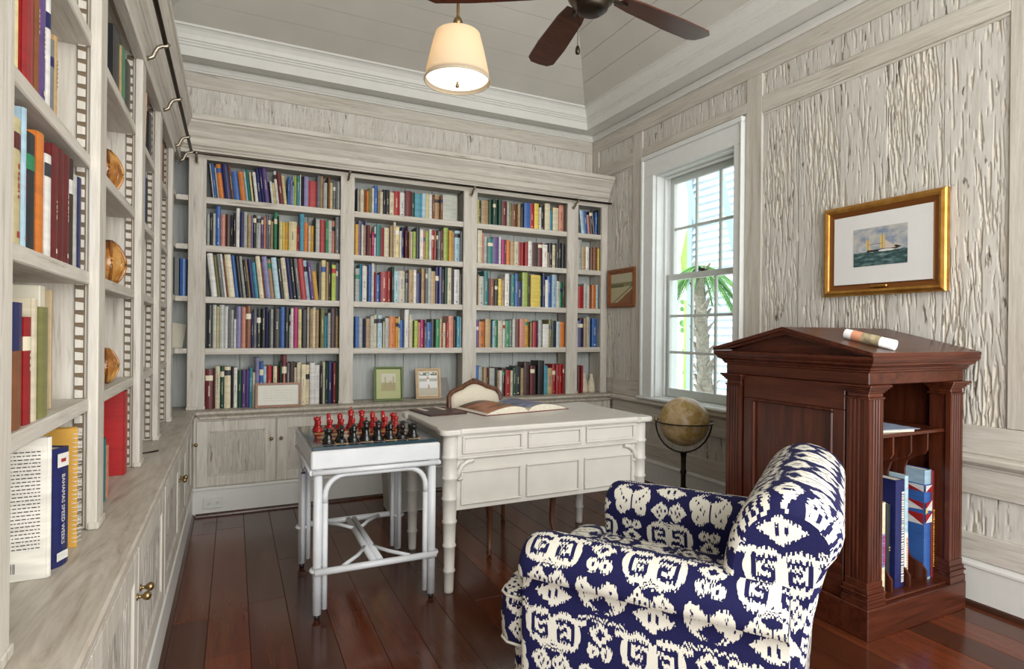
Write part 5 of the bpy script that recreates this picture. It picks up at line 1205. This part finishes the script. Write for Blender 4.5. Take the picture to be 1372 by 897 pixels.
def flag(mb, w, h, d):
    def tri(a, b, c, k, y=-.0068): mb.add([(w*p, y, h*q) for p, q in (a, b, c)], [(0, 1, 2)], KI[k])
    def tr2(a, b, c, k): mb.add([(-.0008, .002+.09*p, h*q) for p, q in (a, b, c)], [(0, 1, 2)], KI[k])
    tr2((0, .87), (1, .87), (1, 1), 'l'); tr2((0, .87), (0, 1), (1, 1), 'l'); tr2((0, .80), (1, .86), (1, .80), 'r'); tr2((0, .80), (0, .86), (1, .86), 'w'); tr2((0, .64), (1, .72), (1, .62), 'w'); tr2((0, .64), (0, .70), (1, .72), 'r'); tr2((0, .5), (1, .60), (1, .5), 'w'); tr2((0, .5), (0, .60), (1, .60), 'r'); tr2((.4, .05), (1, .05), (1, .45), 'r')
    tri((0, .80), (1, .86), (1, .80), 'r'); tri((0, .80), (0, .86), (1, .86), 'w'); tri((0, .64), (1, .72), (1, .62), 'w'); tri((0, .64), (1, .72), (0, .70), 'r'); tri((0, .52), (1, .60), (1, .52), 'w'); tri((0, .52), (1, .60), (0, .60), 'r'); tri((0, .60), (0, .66), (.4, .62), 'y', -.0070)
slot_book(2.842, .050, .500, 'b', yb_-.005, .24, 'bright blue book with red and white flag spine in the lectern slots', [(.87, 1, 'l'), (.0, .02, 'l')], flag)
slot_book(2.905, .024, .492, 'R', yb_, .24, 'maroon slim book with yellow spine lettering in the lectern slots', None, marks('Y', .3, .7, .1, .62, 8))
# papers on the lectern's inner shelf, rolled map and card on top
pp = thing('paper_stack', 'thin stack of papers on the inner shelf of the lectern', 'papers', (2.60, by0+.15, .8284), math.radians(-10))
MB().box(-.10, .13, -.11, .10, 0, .012, c=.001).build('pamphlet', M['card'], pp); MB().box(-.10, .15, -.12, .10, .0125, .0145).build('cover_sheet', plain('blue_white_sheet', (.30, .36, .48), .4, .5, var=.5, scale=9), pp)
def slope_z(y): return ZE+.0165+(ZA+.004-ZE-.0165)*((y-(LY0-.034))/(yc-(LY0-.034)))
ra = Vector((2.66, 1.80, 0)); rb_ = Vector((2.775, 1.585, 0))
d0 = ray(1130, 449); d1 = ray(1203, 463)
def hit(d, off):
    k_ = (ZA+.004-ZE-.0165)/(yc-(LY0-.034)); c0 = ZE+.0165-k_*(LY0-.034)+off
    t_ = (c0-H)/(d.z-k_*d.y); return Vector((0, 0, H))+d*t_
ra, rb_ = hit(ray(1133, 447), .024), hit(ray(1200, 463), .024); RR = .0225
dv = (rb_-ra).normalized(); ln = (rb_-ra).length
mr = thing('rolled_map', 'rolled paper map lying on the sloped lectern top', 'rolled map', tuple(ra)); a_ = dv.orthogonal().normalized(); b2 = dv.cross(a_)
rmm = NT('map_paper', .6, .3); nz = rmm.noise(rmm.pos((30, 30, 30)), 1, 4); rmm.col(rmm.ramp(nz, [(.35, (.22, .19, .12)), (.5, (.36, .30, .18)), (.65, (.50, .44, .30))]))
def cyl(f0, f1, r_, n=20): return [[tuple(dv*(ln*f)+(a_*math.cos(2*PI*k/n)+b2*math.sin(2*PI*k/n))*r_) for k in range(n)] for f in (f0, f1)]
M['wpap'] = plain('white_paper', (.74, .74, .72), .6, .3, var=.03)
n_ = 20
def tubeshell(f0, f1, r0, r1): return [[tuple(dv*(ln*f)+(a_*math.cos(2*PI*k/n_)+b2*math.sin(2*PI*k/n_))*r_) for k in range(n_)] for f, r_ in ((f0, r0), (f1, r0), (f1, r1), (f0, r1), (f0, r0))]
MB().rings(tubeshell(0, 1, RR-.001, RR-.004), caps=False).build('roll', M['wpap'], mr)
MB().rings(cyl(.16, .36, RR), caps=False).build('coral_band', plain('coral_print', (.62, .28, .16), .6), mr); MB().rings(cyl(.36, .72, RR), caps=False).build('printed_band', rmm.mat, mr)
crd = MB().box(-.09, .09, -.003, .003, 0, .045).build('propped_card', M['card']); crd.location = (2.92, LY1-.10, ZE+.032); crd.rotation_euler = (0, 0, 0); tag(crd, 'cream card propped on the far slope of the lectern', 'card')
# black vented box on the floor beside the lectern
bxv = thing('black_speaker_box', 'low black vented box on the floor between armchair and lectern', 'box', (2.145, 1.85, 0), 0)
MB().box(-.11, .11, -.16, .16, .0005, .110, c=.006).build('case', M['black'], bxv)
for k in range(5): MB().box(-.112, .112, -.168, -.1602, .015+k*.018, .025+k*.018, c=.002).build('fin', M['black'], bxv)
# ------------------------------------------------------------------ pictures on the window wall
def ship_art():
    m = NT('ship_painting', .45, .4); u, v = m.uv(); cl = m.noise(m.pos((6, 14, 22)), 1, 4); wv = m.noise(m.pos((10, 22, 70)), 1, 4)
    sky = m.ramp(cl, [(.32, (.17, .23, .33)), (.48, (.36, .38, .40)), (.62, (.52, .50, .44)), (.75, (.30, .40, .50))])
    sea = m.ramp(wv, [(.3, (.015, .035, .04)), (.5, (.04, .09, .09)), (.66, (.16, .25, .25)), (.75, (.45, .50, .48))])
    wx = m.expr(wv); c = m.mix(v.lt(.30+wx*.14), sky, sea)
    hull = rec(u, v+0, .52, .385, .26, .028).mx(dia(u, v, .80, .43, .10, .05)); c = m.mix(hull, c, (.03, .022, .02))
    sails = rec(u, v, .28, .55, .038, .13).mx(rec(u, v, .55, .60, .046, .17)); c = m.mix(sails, c, (.62, .46, .18))
    jib = ((u-.60)*1.1+(v-.40)*.9).lt(.23)*u.gt(.60)*v.gt(.42); c = m.mix(jib, c, (.58, .48, .42))
    mast = rec(u, v, .28, .58, .004, .2).mx(rec(u, v, .55, .62, .004, .22)).mx(rec(u, v, .42, .56, .14, .005)); c = m.mix(mast, c, (.12, .07, .05))
    c = m.mix(ell(u, v, .63, .375, .15, .03)*wx.gt(.45), c, (.66, .66, .62)); m.col(c); return m.mat
def road_art():
    m = NT('landscape_oil', .5, .4); u, v = m.uv(); nz = m.noise(m.pos((20, 30, 40)), 1, 3); x = m.expr(nz)
    c = m.mix(v.gt(.55+x*.1), (.46, .42, .26), (.48, .45, .32)); c = m.mix(rec(u, v, .5, .62, .5, .07), c, (.22, .22, .11)); c = m.mix(rec(u, v, .3, .58, .3, .05), c, (.14, .14, .06))
    c = m.mix((v-u*.62+.12+x*.1).lt(0), c, (.24, .11, .05)); c = m.mix(((v-u*.62+.06).abs()).lt(.022), c, (.16, .13, .06)); m.col(c); return m.mat
gold = NT('burnished_gold', .28, .6, .85); gn = gold.noise(gold.pos((20, 20, 20)), 1, 3); gold.col(gold.ramp(gn, [(.3, (.42, .19, .035)), (.7, (.62, .33, .08))])); M['gold'] = gold.mat
gd = NT('dark_gold', .35, .6, .6); gd.col((.24, .085, .018)); M['gold_d'] = gd.mat
RZ = -PI/2     # faces -x
def wall_pic(name, label, yc_, z0, w, h, steps, fmat, matb, art, aw, ah, az, bw):
    return picture(name, label, w, h, bw, steps, fmat, matb, art, aw, ah, az, (XR-.008, yc_, z0), (0, 0, RZ), 'picture')
M['mat_w'] = plain('white_mat', (.70, .70, .68), .8, .2, var=.02)
gp = wall_pic('framed_painting', 'sailing ship print with wide white mat in a burnished gold frame', 1.936, 1.468, .645, .505, [(0, 0), (0, .026), (.006, .034), (.020, .040), (.032, .034), (.036, .026)], M['gold'], M['mat_w'], ship_art(), .285, .205, .157, .066)
mb = frame_mb(MB(), .645-.072, .505-.072, 0, 0, [(0, .026), (.010, .022), (.022, .018), (.026, .020), (.031, .010)]); mb.v = [(v[0], v[1], v[2]+.036) for v in mb.v]; mb.build('inner_moulding', M['gold_d'], gp)
MB().box(-.045, .045, -.0385, -.026, .040, .053, c=.003).build('name_plate', M['gold'], gp)
wall_pic('framed_painting', 'small landscape painting in a brown wooden frame beside the window', 4.235, 1.478, .40, .345, [(0, 0), (0, .018), (.016, .024), (.034, .014), (.044, .008)], M['fr_wood'], None, road_art(), .318, .262, .0415, .044)
# ------------------------------------------------------------------ pendant lamp
pl = thing('pendant_lamp', 'pleated cream drum pendant lamp on a brass rod', 'lamp', (.995, 2.735, 2.499))
R0, R1, HH = .160, .108, .238; n = 96
def shade_r(z, k): f = z/HH; return (R0+(R1-R0)*(f**1.25)) + (.0018 if k % 2 else 0)
shm = bpy.data.materials.new('pleated_shade'); shm.use_nodes = True; q = shm.node_tree; q.nodes.clear()
o_ = q.nodes.new('ShaderNodeOutputMaterial'); d_ = q.nodes.new('ShaderNodeBsdfDiffuse'); t_ = q.nodes.new('ShaderNodeBsdfTranslucent'); x_ = q.nodes.new('ShaderNodeMixShader')
d_.inputs[0].default_value = (.62, .53, .41, 1); t_.inputs[0].default_value = (.72, .56, .37, 1); x_.inputs[0].default_value = .30
q.links.new(d_.outputs[0], x_.inputs[1]); q.links.new(t_.outputs[0], x_.inputs[2]); q.links.new(x_.outputs[0], o_.inputs[0])
lin = bpy.data.materials.new('shade_lining'); lin.use_nodes = True; lp_ = lin.node_tree.nodes['Principled BSDF']; lp_.inputs['Base Color'].default_value = (.82, .80, .74, 1); lp_.inputs['Roughness'].default_value = .6
mb = MB(); zz = [0, .010, .012, .04, .042, .1, .16, .195, .222, .234, HH]
ext = {0: .004, .010: .004, .012: 0, .04: 0, .042: .001}
mb.rings([[((shade_r(z, k)+ext.get(z, 0)-(.012 if z == HH else 0))*math.cos(2*PI*k/n), (shade_r(z, k)+ext.get(z, 0)-(.012 if z == HH else 0))*math.sin(2*PI*k/n), z) for k in range(n)] for z in zz], caps=False)
shd = mb.build('shade', shm, pl)
MB().tube([((R0+.003)*math.cos(2*PI*k/48), (R0+.003)*math.sin(2*PI*k/48), 0) for k in range(49)], .0035, 6).build('lower_trim', plain('shade_trim', (.55, .47, .33), .7), pl)
# diffuser plate just inside the rim, with finial
dif = bpy.data.materials.new('lit_diffuser'); dif.use_nodes = True; dp = dif.node_tree.nodes['Principled BSDF']; dp.inputs['Base Color'].default_value = (.85, .83, .78, 1); dp.inputs['Emission Color'].default_value = (1, .95, .86, 1); dp.inputs['Emission Strength'].default_value = .95
MB().lathe([(.001, .018), (.075, .017), (.150, .014), (.153, .015), (.150, .017), (.001, .021)], (0, 0, 0), 40).build('diffuser', dif, pl)
MB().lathe([(.0035, -.002), (.006, -.014), (.009, -.020), (.009, -.028), (.005, -.031), (.0035, .020), (.003, .0201)][:5], (0, 0, 0), 12).build('finial', M['brass'], pl)
mb = MB(); mb.lathe([(.058, HH+.002), (.060, HH+.006), (.022, HH+.014), (.012, HH+.03), (.020, HH+.044), (.024, HH+.058), (.018, HH+.074), (.009, HH+.086)], (0, 0, 0), 16); mb.tube([(.01, 0, HH+.028), (.026, 0, HH+.040), (.040, 0, HH+.030), (.044, 0, HH+.010)], .003, 6); mb.build('gallery', M['brass'], pl)
zc_ = ZC+min(KB*(TY-2.735), KR*(.995-TX0), ZT-ZC)-2.499
MB().lathe([(.0075, HH+.08), (.0075, zc_-.006)], (0, 0, 0), 10).build('rod', M['brass'], pl); MB().lathe([(.06, zc_-.03), (.06, zc_-.012), (.02, zc_+.03)], (0, 0, 0), 20).build('canopy', M['brass'], pl)
ld = bpy.data.lights.new('pendant_bulb', 'POINT'); ld.energy = .9; ld.color = (1, .84, .62); ld.shadow_soft_size = .035
lo_ = bpy.data.objects.new('pendant_bulb', ld); COL.objects.link(lo_); lo_.parent = pl; lo_.location = (0, 0, .15)
# ------------------------------------------------------------------ ceiling fan at rest
cf = thing('ceiling_fan', 'dark bronze ceiling fan with five mahogany blades and a pull chain', 'fan', (1.318, 2.02, 2.60))
MB().lathe([(.001, -.035), (.045, -.033), (.066, -.018), (.070, .0), (.085, .012), (.098, .03), (.100, .10), (.085, .125), (.04, .14), (.020, .145)], (0, 0, 0), 28).build('motor_housing', M['bronze'], cf)
MB().lathe([(.0125, .14), (.0125, 1.30)], (0, 0, 0), 12).build('down_rod', M['bronze'], cf); MB().lathe([(.02, 1.24), (.065, 1.28), (.07, 1.345)], (0, 0, 0), 20).build('canopy', M['bronze'], cf)
for k in range(5):
    a = math.radians(80+72*k); ca, sa = math.cos(a), math.sin(a)
    def W3(r_, t_, z_): return (r_*ca-t_*sa, r_*sa+t_*ca, z_)
    ir = MB().tube([W3(.075, 0, .045), W3(.12, 0, .058), W3(.17, 0, .062), W3(.20, 0, .062)], [.010, .009, .008, .007], 8).build('blade_iron', M['bronze'], cf)
    out = [(.165, -.045), (.25, -.058), (.50, -.070), (.66, -.068), (.695, -.045), (.70, 0), (.695, .045), (.66, .068), (.50, .070), (.25, .058), (.165, .045)]
    rs = [[W3(r_, t_, .066+t_*.16+dz) for r_, t_ in out] for dz in (0, .007)]
    MB().rings(rs, smooth=False).build('blade', M['mahx'], cf)
cd_ = ray(768, 60); mb = MB(); cp = Vector((-.018, .0, 0))
mb.tube([(-.051, .024, -.02), (-.051, .024, -.165)], .0016, 5); mb.lathe([(.0015, -.205), (.009, -.2), (.0105, -.187), (.007, -.172), (.0015, -.165)], (-.051, .024, 0), 10); mb.build('pull_chain', M['bronze'], cf)
# ------------------------------------------------------------------ outside the window
grd = struct(MB().box(3.45, 16, -6, 16, -.5, -.35).build('ground', plain('pale_paving', (.55, .53, .47), .8)))
nh = thing('neighbour_house', 'white stucco neighbouring house seen through the window', 'house', (9.4, 8, -.35))
M['stucco'] = plain('white_stucco', (.82, .84, .83), .8, .2, var=.04, scale=6)
MB().box(8.2, 10.5, 4, 15, -.35, 6.5).build('wall', M['stucco'], nh, (9.4, 8, -.35)); MB().box(7.7, 10.8, 3.8, 15.2, 6.5, 6.75).build('eave', M['stucco'], nh, (9.4, 8, -.35))
# louvred wing with tilted shutter
lw = thing('louvred_shutter', 'tall white louvred shutter in a blue-grey frame outside the window', 'shutter', (5.6, 4.1, -.35))
M['bluef'] = plain('blue_grey_frame', (.36, .47, .54), .5, .4, var=.05); M['louv'] = plain('white_louvre', (.74, .80, .86), .5, .3, var=.03)
SX = 6.1; sy1 = on_x(931, 300, SX).y; sy0 = 3.2
z = .2; k = 0
while z < 4.3:
    MB().prism([(SX-.05, z), (SX-.04, z-.01), (SX+.03, z+.115), (SX+.02, z+.125)], 1, sy0, sy1).build('louvre', M['louv'], lw, (5.6, 4.1, -.35)); z += .105
MB().box(SX-.06, SX+.05, sy1, sy1+.09, -.35, 4.4).build('frame_post', M['bluef'], lw, (5.6, 4.1, -.35))
MB().box(SX-.06, SX+.05, sy0-.09, sy0, -.35, 4.4).build('frame_post', M['bluef'], lw, (5.6, 4.1, -.35))
MB().box(SX-.06, SX+.05, sy0, sy1, 4.3, 4.45).build('frame_rail', M['bluef'], lw, (5.6, 4.1, -.35))
q0, q1 = on_x(918, 225, SX-.25), on_x(934, 300, SX-.25); q2 = on_x(966, 235, SX-.25); q3 = on_x(984, 335, SX-.25)
for a, b in ((q0, q1), (q2, q3)): MB().tube([tuple(a+(a-b)*.4), tuple(b)], .055, 4, smooth=False).build('stay_arm', M['bluef'], lw, (5.6, 4.1, -.35))
# palm
pt = on_x(957, 545, 5.0); p2 = on_x(936, 385, 5.0); pt.z = -.35
pa = thing('palm_tree', 'palm with rough criss-cross trunk and green fronds outside the window', 'palm', tuple(pt))
M['trunk'] = plain('palm_trunk', (.34, .31, .26), .9, .1, var=.35, scale=30, bump=.6); M['frond'] = NT('palm_frond', .45, .4); qf = M['frond']; qf.col(qf.ramp(qf.noise(qf.pos(), 9, 2), [(.3, (.07, .22, .06)), (.7, (.20, .42, .12))])); M['frond'] = qf.mat
base = Vector(pt); topp = Vector((p2.x, p2.y, p2.z+.25)); dirp = (topp-base)
MB().tube([tuple(base-Vector(pt)), tuple(base+dirp*.5+Vector((0, .04, 0))-Vector(pt)), tuple(topp-Vector(pt))], [.115, .08, .055], 14).build('trunk', M['trunk'], pa)
rgp = random.Random(4)
for i in range(46):
    f = i/46; c0 = base+dirp*f+Vector((0, .04*math.sin(PI*f), 0))-Vector(pt); a = i*2.4; rr_ = .110-.05*f
    d = Vector((math.cos(a), math.sin(a), 0)); s_ = d.cross(Vector((0, 0, 1)))
    b0 = c0+d*rr_*.85; tip = c0+d*(rr_+.075)+Vector((0, 0, .13))
    mb = MB(); mb.add([b0+s_*.05, b0-s_*.05, b0-s_*.04+Vector((0, 0, .05)), b0+s_*.04+Vector((0, 0, .05)), tip+s_*.022, tip-s_*.022], [(0, 1, 5, 4), (3, 2, 5, 4), (0, 3, 4), (1, 2, 5), (0, 1, 2, 3)]); mb.build('leaf_boot', M['trunk'], pa)
crown = topp-Vector(pt)
for i in range(13):
    a = i*2*PI/13; el = .15-.7*((i*5) % 13)/13; d = Vector((math.cos(a), math.sin(a), 0)); s_ = d.cross(Vector((0, 0, 1))); L = .52
    spine = [crown+d*(L*t)+Vector((0, 0, L*t*el-.75*t*t*L)) for t in [j/6 for j in range(7)]]
    mb = MB(); mb.tube([tuple(p) for p in spine], [.014]*3+[.010]*4, 5)
    for j in range(1, 25):
        t = j/25; k0 = min(5, int(t*6)); p = spine[k0].lerp(spine[k0+1], t*6-k0)
        for sg in (-1, 1):
            e = p+s_*sg*(.13*(1-.55*t))+d*.07-Vector((0, 0, .13)); w_ = d*.012
            mb.add([p-w_, p+w_, e], [(0, 1, 2)])
    mb.build('frond', M['frond'], pa)
# climbing vine leaves on the house wall
vn = thing('climbing_vine', 'small green climbing vine on the white house wall outside', 'vine', (8.15, 6, -.35))
for i in range(16):
    P = on_x(rgp.uniform(912, 922), 405+i*9.5, 8.16); s0 = rgp.uniform(.05, .11)
    mb = MB(); a = rgp.uniform(0, 6)
    lf = [(0, -1), (.7, -.5), (.8, .3), (0, 1), (-.8, .3), (-.7, -.5)]
    mb.rings([[(P.x+dx, P.y+(y*math.cos(a)-z*math.sin(a))*s0, P.z+(y*math.sin(a)+z*math.cos(a))*s0) for y, z in lf] for dx in (-.01, .01)], smooth=False); mb.build('leaf', M['frond'], vn, (8.15, 6, -.35))
for i in range(4):
    P = on_x(914+2*i, 300+22*i, 8.0); mb = MB()
bn = thing('banana_leaf_plant', 'tall yellow-green leaf plant in front of the white house', 'plant', (6.6, 6.9, -.35))
P = on_x(920, 345, 6.6)
mb = MB(); lfp = [(-.02, -1.0), (-.10, -.3), (-.13, .3), (-.08, .75), (0, 1), (.08, .75), (.13, .3), (.10, -.3), (.02, -1.0)]
M['bleaf'] = plain('yellow_green_leaf', (.42, .56, .16), .5, .4)
for k_, (dy, s0, dx) in enumerate(((0, .75, 0), (.22, .6, .15), (-.2, .55, .2))):
    mb = MB(); mb.rings([[(P.x+dx+t_+z*z*.12, P.y+dy+y*s0*1.1+z*.05, P.z-.15+z*s0) for y, z in lfp] for t_ in (-.006, .006)], smooth=False); mb.build('leaf', M['bleaf'], bn, (6.6, 6.9, -.35))
MB().tube([(6.62, P.y, -.35), (6.62, P.y, P.z-.7)], .05, 8).build('stem', M['bleaf'], bn, (6.6, 6.9, -.35))
